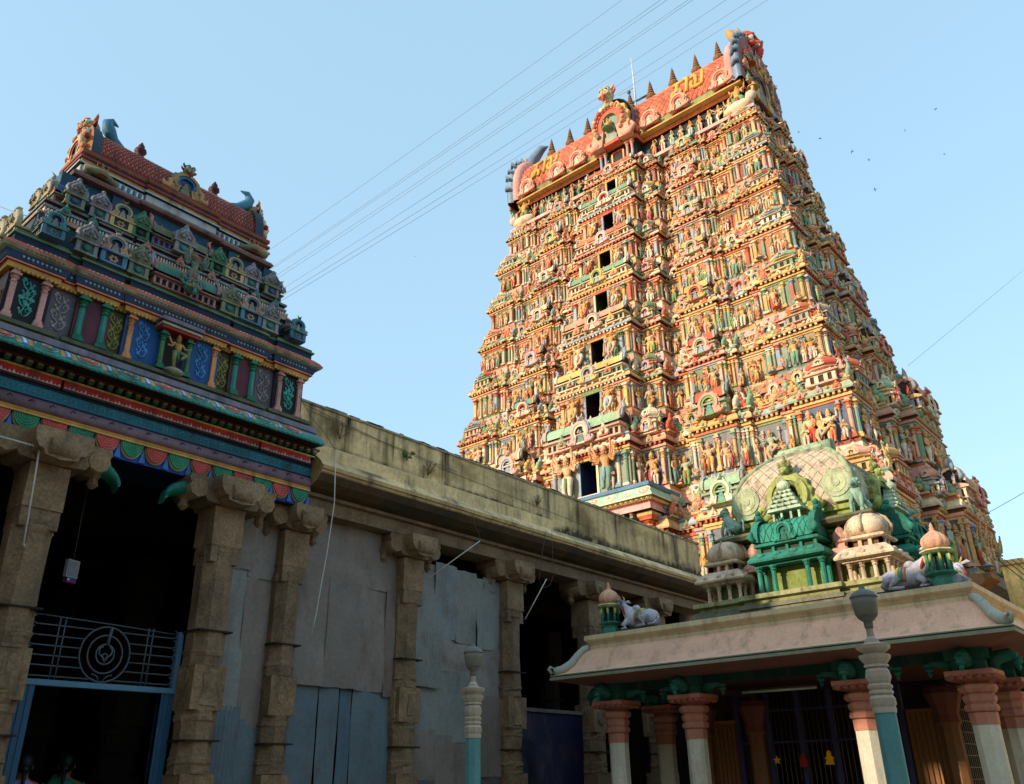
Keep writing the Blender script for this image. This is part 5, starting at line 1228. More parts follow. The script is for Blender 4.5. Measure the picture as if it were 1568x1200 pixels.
# weeds on the parapet
def weed(px, py, hh, seed, label, dry):
    r = random.Random(seed); p = onY(px, py, 10.0); m = MB(); s = MB()
    for k in range(9 if dry else 6):
        a = r.uniform(-1.1, 1.1); tip = Vector((math.sin(a) * hh * .7, r.uniform(-.1, 0), math.cos(a) * hh)); mid = tip * .5 + Vector((r.uniform(-.03, .03), -.03, .02))
        s.tube([(0, 0, 0), mid, tip], [.005, .004, .002], c(110, 84, 54) if dry else c(84, 96, 44), 4)
        for q in range(14):
            u_ = r.uniform(.3, 1.05); b_ = tip * u_; l = r.uniform(.03, .06) if not dry else r.uniform(.015, .03); d_ = Vector((r.uniform(-1, 1), r.uniform(-.6, .2), r.uniform(-.7, .5))).normalized(); w_ = d_.cross(Vector((0, 1, .3))).normalized() * l * .28
            m.poly([b_, b_ + d_ * l * .5 + w_, b_ + d_ * l, b_ + d_ * l * .5 - w_], r.choice([c(120, 92, 60), c(96, 76, 50)] if dry else [c(84, 110, 40), c(100, 126, 50), c(66, 92, 34)]))
    t = thing('wall_weed', label, 'plant', tuple(p))
    obj('leaves', m, M_LEAF, t); obj('stems', s, M_LEAF, t)
weed(622, 705, .20, 1, 'small leafy green weed sprouting from the parapet wall', False)
weed(655, 728, .26, 2, 'dry brown weed hanging beside the green weed on the parapet', True)
weed(520, 672, .34, 3, 'straggling dry brown creeper on the parapet above the long white cable', True)
weed(822, 775, .22, 4, 'dry brown tuft on the sooty parapet near the tall tower doorway', True)

# ------------------------------------------------------------------ lamp posts
def lamp_post():
    t = thing('lamp_post', 'lamp post', 'street lamp', (6.71, 6.33, 0), group='lamp posts in the courtyard')
    m = MB(); TQ = c(92, 148, 150)
    m.lathe([(.16, 0), (.16, .12), (.10, .16), (.082, .3), (.076, 2.02)], TQ, 8, rot=.2); obj('post', m, M_PLAS, t)
    m = MB(); CR = c(190, 178, 160); SD = c(176, 158, 138)
    pr = [(.082, 2.02), (.086, 2.05), (.08, 2.06), (.092, 2.08), (.09, 2.12), (.076, 2.14), (.086, 2.155), (.086, 2.17), (.076, 2.18), (.088, 2.195), (.088, 2.21), (.074, 2.22), (.08, 2.24), (.092, 2.27), (.084, 2.31), (.07, 2.335), (.088, 2.34), (.088, 2.355), (.078, 2.36), (.112, 2.40), (.114, 2.425), (.08, 2.43), (.08, 2.44), (.122, 2.47), (.126, 2.495), (.06, 2.51), (.045, 2.54), (.028, 2.56), (.026, 2.62)]
    m.lathe(pr, [CR, SD] * (len(pr) // 2), 8, rot=.2); obj('capital', m, M_PLAS, t)
    h = thing('lamp_head', None, None); h.parent = t
    m = MB(); GY_ = c(112, 112, 106)
    m.lathe([(.03, 2.62), (.034, 2.64), (.034, 2.67), (.05, 2.68), (.07, 2.70)], GY_, 12, (0, 0, 0), True); obj('cup', m, M_PLAIN, h); m = MB(); m.lathe([(.098, 2.845), (.104, 2.85), (.10, 2.86), (.085, 2.885), (.05, 2.905), (.024, 2.915), (.022, 2.935), (.0, 2.94)], GY_, 16, (0, 0, 0), True); o = obj('cap', m, M_PLAIN, h)
    m = MB(); m.lathe([(.07, 2.70), (.085, 2.73), (.094, 2.80), (.098, 2.845)], c(120, 118, 104), 16, (0, 0, 0), True); obj('globe', m, M_PLAIN, h)
    return t
l1 = lamp_post(); l1['label'] = 'smaller-looking lamp post standing in front of the patchwork metal screen'
l2 = dup(l1, (6.73, 2.24, 0), .3, 'larger nearer lamp post rising against the pink pavilion eave')

# ------------------------------------------------------------------ pavilion
CX, CY = 14.6, 5.4
pav = thing('pavilion', 'open pillared pavilion with pink curved eave, cream cornice and teal brackets', 'pavilion', (CX, CY, 0))
EPK = c(230, 180, 148); FASC = c(140, 142, 118); CRN = c(214, 194, 152); CT = c(40, 112, 98); COLW = c(208, 202, 180); CPK = c(186, 124, 102)
HX, HY = 3.6, 3.32
def rect(o, z): return [(-HX + o, -HY + o, z), (HX - o, -HY + o, z), (HX - o, HY - o, z), (-HX + o, HY - o, z)]
m = MB(); m.box(-HX + .3, HX - .3, -HY + .3, HY - .3, 0, .2, c(130, 116, 100)); m.box(-HX + .45, HX - .45, -HY + .45, HY - .45, .204, .36, c(150, 130, 112)); obj('platform', m, M_STONE, pav)
m = MB()
pe = [(1.2, 3.0), (.4, 2.985), (.03, 3.05), (0, 3.06), (0, 3.10), (.02, 3.105), (.02, 3.118), (.005, 3.12), (.005, 3.135), (.04, 3.14), (.15, 3.175), (.25, 3.27), (.33, 3.40), (.40, 3.49), (.48, 3.535)]
ec = [c(120, 74, 62), c(130, 80, 66), c(130, 80, 66), FASC, FASC, c(70, 72, 58), FASC, FASC, c(150, 152, 130)] + [EPK] * 5
m.rings([rect(o, z) for o, z in pe], ec, False, cap0=True, cap1=False); obj('curved_eave', m, M_PLAS, pav)
m = MB(); m.rings([rect(o, z) for o, z in ((.475, 3.53), (.475, 3.585), (.46, 3.60), (.455, 3.63), (.43, 3.65), (.41, 3.67), (.41, 3.735), (.45, 3.745), (1.2, 3.75))], [CRN, CRN, c(190, 166, 130), CRN, CRN, CRN, CRN, c(140, 130, 112)], False); obj('cornice', m, M_PLAS, pav)
m = MB()
for (sx, sy) in ((-1, 1), (-1, -1), (1, -1), (1, 1)):
    P_ = [(sx * (HX - o), sy * (HY - o), z + .03) for o, z in ((.46, 3.53), (.40, 3.50), (.33, 3.41), (.25, 3.28), (.15, 3.19), (.05, 3.16))]
    mm = MB(); mm.tube(P_, [.05, .055, .06, .065, .07, .06], c(170, 172, 156), 8)
    for k in range(3):
        q = .03 + k * .085; rr = .045 - .006 * k
        mm.tube([(sx * (HX - q), sy * (HY - q), 3.16), (sx * (HX - q + .04), sy * (HY - q + .04), 3.19 + rr), (sx * (HX - q + .02), sy * (HY - q + .02), 3.215 + rr), (sx * (HX - q - .012), sy * (HY - q - .012), 3.20 + rr)], [.03, .026, .024, .016], c(170, 172, 156), 6)
    obj('corner_scroll', mm, M_PLAS, pav)
def pav_column():
    m = MB(); m.box(-.2, .2, -.2, .2, .36, .6, CPK); m.lathe([(.18, .6), (.17, .7), (.152, .75), (.150, 2.14)], COLW, 8)
    m.lathe([(.158, 2.14), (.162, 2.27), (.150, 2.275), (.185, 2.29), (.195, 2.325), (.182, 2.36), (.165, 2.365), (.17, 2.38), (.185, 2.40), (.192, 2.45), (.17, 2.47), (.165, 2.48), (.2, 2.50), (.225, 2.54), (.215, 2.58), (.17, 2.60), (.18, 2.61)], CPK, 8)
    m.lathe([(.15, 2.6), (.22, 2.63), (.27, 2.68)], c(160, 92, 76), 8)
    for s in range(4):
        a = s * PI / 2
        for k in range(5):
            x = -.2 + .1 * k; p = Vector((x, -.245, 2.665)); p.rotate(Matrix.Rotation(a, 3, 'Z')); m.ball(tuple(p), (.05, .05, .035), c(166, 98, 80), 6, 4)
    m.box(-.27, .27, -.27, .27, 2.68, 2.74, c(196, 124, 104))
    return m
def pav_bracket():
    m = MB(); m.box(-.19, .19, -.19, .19, 2.742, 2.86, CT); m.box(-.24, .24, -.24, .24, 2.862, 2.99, c(32, 92, 80))
    for s in range(4):
        k = MB(); k.tube([(.18, 0, 2.80), (.30, 0, 2.88), (.42, 0, 2.90), (.50, 0, 2.86)], [.07, .08, .075, .05], CT, 8); k.lathe([(.0, 2.70), (.03, 2.74), (.025, 2.77), (.06, 2.80), (.045, 2.83), (.07, 2.86)], CT, 8, (.5, 0, 0)); m.merge(k, Matrix.Rotation(s * PI / 2, 4, 'Z'))
    return m
cy_ = (2.6, 1.24, -1.23, -2.62); first = None
spots = [(-2.84, y) for y in cy_] + [(x, y) for x in (-1.45, 1.2, 2.84) for y in (2.6, -2.62)] + [(2.84, 1.24), (2.84, -1.23)]
for (x, y) in spots:
    if first is None: first = obj('column', pav_column(), M_PLAS, pav, (x, y, 0)); fb_ = obj('bracket', pav_bracket(), M_PLAS, first)
    else:
        k = first.copy(); COLL.objects.link(k); k.parent = pav; k.location = (x, y, 0); q = fb_.copy(); COLL.objects.link(q); q.parent = k
m = MB()
for x in (-2.84, 2.84): m.box(x - .1, x + .1, -2.9, 2.9, 2.88, 3.03, c(28, 60, 54))
for y in (-2.62, 2.6): m.box(-2.7, 2.7, y - .1, y + .1, 2.88, 3.03, c(28, 60, 54))
obj('tie_beam', m, M_PLAS, pav)
# inner cell: brown posts, wooden shutters and a barred front
BR = c(128, 88, 54)
m = MB()
for x, y in ((-1.5, 1.85), (-1.5, .95), (-1.5, -.95), (-1.5, -1.85), (.6, -1.85), (.6, 1.85)):
    m = MB(); m.lathe([(.17, .36), (.14, .6), (.13, 2.2), (.17, 2.25), (.15, 2.35), (.2, 2.5), (.24, 2.62), (.24, 2.7)], [BR, BR, BR, c(120, 66, 50), c(120, 66, 50), c(120, 66, 50), c(90, 40, 34)], 8, (0, 0, 0))
    obj('inner_post', m, M_PLAS, pav, (x, y, 0))
m = MB(); m.box(.6, 3.0, -1.9, 1.9, .36, 3.0, c(58, 44, 36)); m.box(-1.5, .6, 1.88, 1.95, .36, 2.9, c(70, 54, 40)); obj('inner_cell', m, M_PLAS, pav)
for y0, y1 in ((1.3, 1.75), (-1.75, -1.3)):
    m = MB(); m.box(-1.45, -1.40, y0, y1, .36, 2.45, c(150, 100, 54))
    for k in range(6): m.box(-1.475, -1.45, y0 + .02 + k * .072, y0 + .05 + k * .072, .4, 2.4, c(120, 78, 40))
    obj('slatted_shutter', m, M_PLAIN, pav)
m = MB()
for k in range(6): y = -1.25 + k * .5; m.box(-1.5, -1.44, y - .035, y + .035, .36, 2.8, c(56, 58, 92))
for k in range(34): y = -1.22 + k * .074; m.tube([(-1.47, y, .36), (-1.47, y, 2.8)], .006, c(90, 88, 84), 4)
for z in (.9, 1.5, 2.1, 2.55): m.box(-1.485, -1.455, -1.25, 1.25, z - .015, z + .015, c(56, 58, 92))
obj('barred_screen', m, M_PLAIN, pav)
m = MB()
for k in range(22): x = -1.4 + k * .1; m.tube([(x, -1.86, .36), (x, -1.86, 2.8)], .007, c(150, 140, 120), 4)
for k in range(16): z = .5 + k * .15; m.tube([(-1.4, -1.86, z), (.6, -1.86, z)], .006, c(150, 140, 120), 4)
obj('mesh_screen', m, M_PLAIN, pav)
t = thing('tube_light', 'long unlit white tube light under the pavilion roof', 'lamp', (12.3, 5.0, 2.62))
a, b = onX(1137, 1060, 12.3), onX(1250, 1052, 12.3); m = MB(); m.tube([tuple(a - Vector((12.3, 5, 2.62))), tuple(b - Vector((12.3, 5, 2.62)))], .02, c(206, 206, 196), 8); obj('tube', m, M_PLAIN, t)
m = MB(); d = Vector((0, 0, .035)); p0 = a - Vector((12.3, 5, 2.62)) + d; p1 = b - Vector((12.3, 5, 2.62)) + d; m.tube([tuple(p0), tuple(p1)], .018, c(90, 70, 50), 4); m.tube([tuple((p0 + p1) / 2), tuple((p0 + p1) / 2 + Vector((0, 0, .3)))], .008, DARK, 4); obj('fitting', m, M_PLAIN, t)
def hang(nm, px, py, pts, col, label):
    p = onX(px, py, 13.02); m = MB(); m.prism([(y, z) for y, z in pts], -.008, .008, col, 'yz'); tag(obj(nm, m, M_PLAIN, None, tuple(p)), label, 'ornament')
star = [((.065 if k % 2 == 0 else .028) * math.sin(k * PI / 5), (.065 if k % 2 == 0 else .028) * math.cos(k * PI / 5)) for k in range(10)]
dol = [(-.07, -.09), (.07, -.09), (.045, -.02), (.075, -.01), (.03, .03), (.035, .07), (0, .1), (-.035, .07), (-.03, .03), (-.075, -.01), (-.045, -.02)]
hang('hanging_star', 1190, 1164, star, c(230, 170, 30), 'yellow star hung on the pavilion bars')
hang('hanging_figure', 1230, 1164, dol, c(150, 30, 24), 'red figure-shaped ornament hung between the yellow star and yellow figure')
hang('hanging_figure', 1270, 1160, dol, c(240, 180, 20), 'yellow figure-shaped ornament hung on the pavilion bars')

# ------------------------------------------------------------------ shrine tower on the pavilion roof
shr = thing('roof_shrine', 'mossy shrine tower with pale lattice dome and teal aedicule on the pavilion roof', 'shrine', (CX + .02, CY, 3.75))
LIMEG = c(144, 152, 78); MOSS = c(86, 86, 58); PGRN = c(160, 178, 140); STEAL = c(46, 124, 104); SCR = c(212, 186, 156); SPK = c(206, 156, 138); LAT = c(186, 168, 142)
m = MB(); m.box(-1.9, 1.9, -1.9, 1.9, 0, .16, c(92, 90, 78), .985); m.box(-1.8, 1.8, -1.8, 1.8, .165, .32, c(112, 108, 88), .98); obj('plinth', m, M_SHRINE, shr)
PS = plan(1.32, 1.32, [(-1, -.66, .12, ''), (-.66, -.44, 0, ''), (-.44, .44, .2, ''), (.44, .66, 0, ''), (.66, 1, .12, '')], [(-1, -.66, .12, ''), (-.66, -.44, 0, ''), (-.44, .44, .2, ''), (.44, .66, 0, ''), (.66, 1, .12, '')])
m = MB(); loft(m, PS, [(.28, .30), (.28, .36), (.20, .38), (.20, .43), (.27, .45), (.27, .52), (.0, .53), (-.30, .54), (-.30, 1.36), (-.26, 1.38), (-.26, 1.44), (-.2, 1.46), (-.2, 1.52)], lambda k, me, i: [c(112, 112, 92), c(120, 120, 90), c(140, 140, 92), c(132, 136, 84), c(150, 148, 104), c(118, 118, 84), c(118, 118, 84), LIMEG, c(166, 170, 80), LIMEG, LIMEG, LIMEG][k])
cap(m, PS, -.3, 1.5, MOSS); obj('body', m, M_SHRINE, shr)
m = MB()
def sq(h, z): return [(-h, -h, z), (h, -h, z), (h, h, z), (-h, h, z)]
m.rings([sq(1.1, 1.5), sq(1.34, 1.54), sq(1.38, 1.60), sq(1.30, 1.66), sq(1.0, 1.70)], [c(60, 60, 40), MOSS, c(110, 106, 76), MOSS], False); m.rings([sq(.98, 1.69), sq(.98, 1.80), sq(1.04, 1.82), sq(1.04, 1.90), sq(.98, 1.92), sq(.9, 1.93)], [LIMEG, c(170, 176, 90), LIMEG, LIMEG, LIMEG], False); obj('eave_slab', m, M_SHRINE, shr)
dp = [(.98, 1.92), (1.06, 2.02), (1.08, 2.18), (1.05, 2.38), (.98, 2.58), (.87, 2.76), (.73, 2.92), (.58, 3.05), (.45, 3.13)]
m = MB(); m.rings([sq(h, z) for h, z in dp], LAT, False)
# raised lattice ribs on the two seen sides and their opposites
def dome(v):
    q = v * (len(dp) - 1); i = min(len(dp) - 2, int(q)); t = q - i; return dp[i][0] + t * (dp[i + 1][0] - dp[i][0]), dp[i][1] + t * (dp[i + 1][1] - dp[i][1])
for f in range(4):
    Mr = Matrix.Rotation(f * PI / 2, 4, 'Z'); k = MB()
    for dr in (-1, 1):
        for j in range(-8, 14):
            P_ = []
            for q in range(13):
                v = q / 12 * .92; h, z = dome(v); x = -1.1 + j * .2 + dr * v * 1.25
                if abs(x) < h - .02: P_.append((x, -h - .001, z))
            if len(P_) > 1: k.tube(P_, .006, c(140, 112, 92), 4)
    for s in (-1, 1):
        for rr, kc in ((.24, c(170, 176, 142)), (.17, c(176, 182, 140)), (.07, c(168, 176, 140))):
            pts = [(s * .80 + rr * math.cos(a), 2.26 + rr * math.sin(a)) for a in np.linspace(0, 2 * PI, 16, endpoint=False)]; k.prism(pts, -1.085 - .02 * (.3 - rr) / .1 * .6, -.98, kc)
        k.prism([(s * 1.03, 1.94), (s * .72, 1.94), (s * .62, 2.1), (s * .55, 2.3), (s * .7, 2.5), (s * .9, 2.5), (s * 1.0, 2.3)], -1.075, -.95, PGRN)
        k.tube([(s * dome(v)[0] * .995, -dome(v)[0] * .995, dome(v)[1]) for v in (0, .2, .4, .6, .8, 1)], .05, c(150, 160, 122), 6)
    m.merge(k, Mr)
obj('lattice_dome', m, M_SHRINE, shr)
m = MB(); m.box(-.50, .50, -.50, .50, 3.09, 3.16, c(140, 142, 116)); m.box(-.44, .44, -.44, .44, 3.163, 3.22, PGRN); m.tube([(0, .50, 3.29), (0, -.50, 3.29)], .14, PGRN, 10); m.ball((0, -.5, 3.29), (.12, .03, .12), c(150, 170, 130), 8, 5); obj('ridge_cap', m, M_SHRINE, shr)
def mini_vimana():
    m = MB(); K = c(178, 194, 164)
    for x in (-.22, -.08, .08, .22): m.box(x - .018, x + .018, -.10, -.06, 0, .22, K)
    for k in range(5):
        h = .30 - .05 * k; m.box(-h, h, -.5 * h - .02, .06, .22 + k * .08, .27 + k * .08, K, .92); m.box(-h * .85, h * .85, -.4 * h, .06, .27 + k * .08, .302 + k * .08, c(150, 168, 140))
        for q in range(5 - k // 2): m.ball((-h * .8 + q * h * 1.6 / max(1, (4 - k // 2)), -.5 * h - .02, .30 + k * .08), (.03, .025, .03), K, 6, 4)
    m.ball((0, -.04, .66), (.12, .10, .09), K, 10, 6); m.lathe([(.03, .73), (.04, .76), (.0, .83)], K, 6, (0, -.04, 0))
    return m
def lion_sitting(col):
    m = MB()
    m.tube([(0, .16, .10), (0, .10, .17), (0, -.02, .30), (0, -.06, .40)], [.10, .12, .10, .075], col, 8); m.ball((0, -.09, .47), (.075, .085, .08), col, 8, 6); m.ball((0, -.17, .45), (.042, .045, .036), col, 6, 4)
    for s in (-1, 1):
        m.tube([(s * .07, -.07, .30), (s * .085, -.12, .15), (s * .085, -.13, .02), (s * .085, -.18, .015)], [.04, .032, .028, .03], col, 6)
        m.tube([(s * .09, .14, .12), (s * .12, .0, .14), (s * .115, .06, .02), (s * .115, -.05, .015)], [.07, .055, .035, .03], col, 6); m.ball((s * .055, -.06, .545), (.022, .015, .025), col, 5, 4)
    m.tube([(0, .22, .06), (.08, .28, .1), (.05, .27, .25), (.0, .24, .3)], [.03, .022, .02, .025], col, 5)
    for k in range(9): a = k * 2 * PI / 9; m.ball((.075 * math.cos(a), -.05, .47 + .08 * math.sin(a)), (.03, .04, .03), col, 5, 4)
    return m
def slim_post(m, x, y, h, r, col):
    m.lathe([(r * 1.5, 0), (r * 1.5, .04), (r, .05), (r * .95, h - .09), (r * 1.5, h - .07), (r, h - .05), (r * 1.7, h - .02), (r * 1.7, h)], col, 8, (x, y, 0))
def domed_aedicule(col):
    m = MB(); d2 = tuple(v * .8 for v in col[:3]) + (1,)
    m.box(-.44, .44, -.44, .44, -.06, 0, LIMEG); m.box(-.22, .22, -.22, .22, 0, .3, c(96, 100, 60))
    for i in range(4):
        for j in range(4):
            if i in (0, 3) or j in (0, 3): slim_post(m, -.33 + .22 * i, -.33 + .22 * j, .31, .036, col)
    m.rings([sq(.42, .31), sq(.42, .34), sq(.52, .36), sq(.53, .39), sq(.47, .47), sq(.38, .54), sq(.36, .56)], col, False)
    for sgx in (-.3, 0, .3):
        for q in range(4):
            p = Matrix.Rotation(q * PI / 2, 4, 'Z') @ Vector((sgx, -.47, .44)); m.ball(tuple(p), (.06, .06, .05), d2, 7, 4)
    m.box(-.24, .24, -.24, .24, .55, .68, c(120, 90, 66))
    for x in (-.27, -.09, .09, .27):
        for y in (-.27, .27): m.box(x - .03, x + .03, y - .03, y + .03, .56, .68, col); m.box(y - .03, y + .03, x - .03, x + .03, .561, .679, col)
    m.rings([sq(.33, .68), sq(.37, .70), sq(.37, .73), sq(.30, .76)], col, False)
    rs_ = []
    for r_, z in ((.30, .76), (.36, .80), (.385, .88), (.37, .97), (.31, 1.06), (.22, 1.12), (.12, 1.15)):
        rs_.append([(r_ * (1.04 + .05 * math.cos(4 * a + PI)) * math.cos(a), r_ * (1.04 + .05 * math.cos(4 * a + PI)) * math.sin(a), z) for a in np.linspace(0, 2 * PI, 32, endpoint=False)])
    m.rings(rs_, col, True)
    for q in range(4):
        p = [Matrix.Rotation(q * PI / 2, 4, 'Z') @ Vector((rr * 1.0, 0, z)) for rr, z in ((.39, .80), (.41, .9), (.34, 1.05), (.2, 1.14))]; m.tube([tuple(v) for v in p], [.03, .04, .03, .02], d2, 6)
    m.lathe([(.13, 1.14), (.14, 1.17), (.06, 1.19), (.09, 1.23), (.04, 1.27), (.0, 1.33)], c(140, 130, 112), 10, (0, 0, 0), True)
    return m
def teal_aedicule(col):
    m = MB(); d2 = tuple(v * .75 for v in col[:3]) + (1,); L2 = tuple(min(1, v * 1.25) for v in col[:3]) + (1,)
    for s in (-.42, .42): m.box(s - .2, s + .2, -.34, .3, -.06, 0, LIMEG)
    m.box(-.5, .5, -.06, .3, 0, .47, c(128, 142, 74))
    for x in (-.56, -.30, .30, .56):
        slim_post(m, x, -.26, .48, .042, col)
        if abs(x) > .5: slim_post(m, x, .0, .48, .042, col)
    m.box(-.60, .60, -.30, .3, .48, .52, d2)
    def rc(o, z): return [(-.56 - o, -.30 - o, z), (.56 + o, -.30 - o, z), (.56 + o, .3, z), (-.56 - o, .3, z)]
    m.rings([rc(.05, .52), rc(.12, .54), rc(.13, .58), rc(.07, .66), rc(.0, .71), rc(-.03, .72)], col, False)
    for x in (-.45, -.15, .15, .45): m.ball((x, -.385, .64), (.08, .04, .05), L2, 8, 4)
    m.box(-.46, .46, -.22, .3, .72, .80, c(60, 70, 50))
    for x in (-.5, -.25, .0, .25, .5): m.box(x - .025, x + .025, -.27, -.22, .72, .80, col)
    m.rings([rc(-.04, .80), rc(.02, .82), rc(.02, .87), rc(-.04, .89)], col, False)
    N = 12; pf = [(-.31 * math.cos(PI * i / N) * (1 + .12 * math.sin(2 * min(PI * i / N, PI - PI * i / N))), .89 + .40 * math.sin(PI * i / N)) for i in range(N + 1)]
    m.rings([[(x, y, z) for x in (-.50, .50)] for y, z in pf], L2, True, closed=False)
    for dr in (-1, 1):
        for j in range(-5, 10):
            P_ = [(-.5 + j * .12 + dr * q * .035, pf[q][0] * 1.01, pf[q][1] + .003) for q in range(0, 8) if abs(-.5 + j * .12 + dr * q * .035) < .48]
            if len(P_) > 1: m.tube(P_, .006, d2, 4)
    for s in (-1, 1):
        m.rings([[(s * .46, y * 1.18, .86 + (z - .86) * 1.14) for y, z in pf], [(s * .58, y * 1.2, .86 + (z - .86) * 1.16) for y, z in pf], [(s * .58, y * .8, .88 + (z - .88) * .8) for y, z in pf]], [col, d2], False, closed=False)
        m.poly([(s * .57, y * .82, .88 + (z - .88) * .82) for y, z in pf], d2)
        m.ball((s * .54, -.02, 1.38), (.07, .10, .09), col, 8, 6); m.ball((s * .54, -.05, 1.49), (.05, .06, .06), col, 8, 5); m.ball((s * .54, -.1, 1.36), (.05, .05, .04), d2, 6, 4)
        m.tube([(s * .53, -.36, .92), (s * .60, -.40, 1.0), (s * .56, -.34, 1.1)], [.05, .06, .02], col, 6)
    m.merge(NASI, T(0, -.30, .86, .42), [col, L2, d2, d2, col])
    return m
for f in range(4):
    rz = f * PI / 2; Mr = Matrix.Rotation(rz, 4, 'Z')
    def at(x, y, z): p = Mr @ Vector((x, y, z)); return tuple(p)
    obj('teal_aedicule', MB().merge(teal_aedicule(STEAL), T(0, 0, 0, .94)), M_SHRINE, shr, at(0, -1.30, .53), rz)
    obj('domed_aedicule', MB().merge(domed_aedicule(SCR), T(0, 0, 0, .86, 0, None, None, .92)), M_SHRINE, shr, at(1.20, -1.22, .53), rz)
    for s in (-1, 1):
        k = MB()
        for q in (-1, 1):
            k.box(q * .08 - .025, q * .08 + .025, -.1, -.05, .0, .46, SPK); k.box(q * .08 - .035, q * .08 + .035, -.11, -.04, .40, .44, SPK)
        k.lathe([(.24, .46), (.25, .52), (.2, .58), (.15, .62)], SPK, 4); k.box(-.07, .07, -.07, .07, .62, .70, SPK); k.lathe([(.10, .70), (.115, .72), (.13, .78), (.115, .86), (.06, .94), (.025, .97), (.035, .99), (.0, 1.05)], SPK, 10, (0, 0, 0), True); k.box(-.18, .18, -.16, .1, -.04, .0, LIMEG)
        obj('narrow_aedicule', k, M_SHRINE, shr, at(s * .74, -1.16, .53), rz)
    k = MB().merge(NASI, T(0, 0, 0, 1, 0, 1.0, 1.0, .98), [c(150, 156, 88), c(164, 168, 100), c(140, 146, 80), c(92, 94, 56), PGRN])
    for s in (-1, 1): k.tube([(s * .30, -.12, .12), (s * .46, -.14, .06), (s * .56, -.14, .16), (s * .48, -.14, .26), (s * .40, -.14, .2)], [.07, .07, .06, .05, .03], c(160, 168, 90), 8)
    k.merge(PALM, T(0, -.02, .84, .30), [c(126, 128, 74), c(108, 110, 64)]); obj('horseshoe_arch', k, M_SHRINE, shr, at(0, -1.08, 1.78), rz)
    obj('model_tower', mini_vimana(), M_SHRINE, shr, at(0, -1.28, 1.66), rz)
    obj('seated_lion', MB().merge(lion_sitting(c(140, 168, 146)), T(0, 0, 0, 1)), M_SHRINE, shr, at(1.12, -1.14, 1.66), rz)
    for s in (-.2, 0, .2): k = MB().merge(FINIAL, T(0, 0, 0, .2), [c(126, 122, 112)]); obj('pot_finial', k, M_SHRINE, shr, at(s, -1.22, 1.66), rz)

# corner turrets and bulls on the pavilion roof
def turret(loc, label):
    t = thing('corner_turret', label, 'turret', loc, 0, 'onion-domed turrets on the pavilion corners'); TG = c(70, 136, 116)
    m = MB(); m.lathe([(.14, 0), (.14, .10), (.12, .11), (.12, .14), (.19, .17), (.195, .19), (.15, .20)], TG, 8); obj('base', m, M_SHRINE, t)
    for k in range(8):
        a = k * PI / 4 + PI / 8; m = MB(); m.tube([(.135 * math.cos(a), .135 * math.sin(a), .20), (.135 * math.cos(a), .135 * math.sin(a), .44)], .018, TG, 6); m.ball((.16 * math.cos(a), .16 * math.sin(a), .36), (.02, .02, .05), c(190, 180, 90), 6, 4); obj('post', m, M_SHRINE, t)
    m = MB(); m.lathe([(.06, .2), (.06, .44)], c(40, 70, 60), 8); m.lathe([(.16, .43), (.21, .455), (.20, .475), (.13, .49)], c(190, 190, 140), 8); obj('canopy', m, M_SHRINE, t)
    m = MB(); prf = [(.11, .49), (.155, .53), (.165, .58), (.15, .635), (.11, .68), (.05, .72), (.025, .745), (.035, .76), (.018, .78), (.025, .795), (.0, .85)]
    rs_ = []
    for r_, z in prf: rs_.append([(max(r_, 1e-4) * (1 + .05 * math.cos(10 * a)) * math.cos(a), max(r_, 1e-4) * (1 + .05 * math.cos(10 * a)) * math.sin(a), z) for a in np.linspace(0, 2 * PI, 40, endpoint=False)])
    m.rings(rs_, c(214, 160, 130), True); obj('onion_dome', m, M_SHRINE, t)
turret((11.66, 7.95, 3.745), 'onion-domed teal turret on the far left pavilion corner')
turret((11.66, 2.86, 3.745), 'onion-domed teal turret on the right pavilion corner with sunlit peach dome')
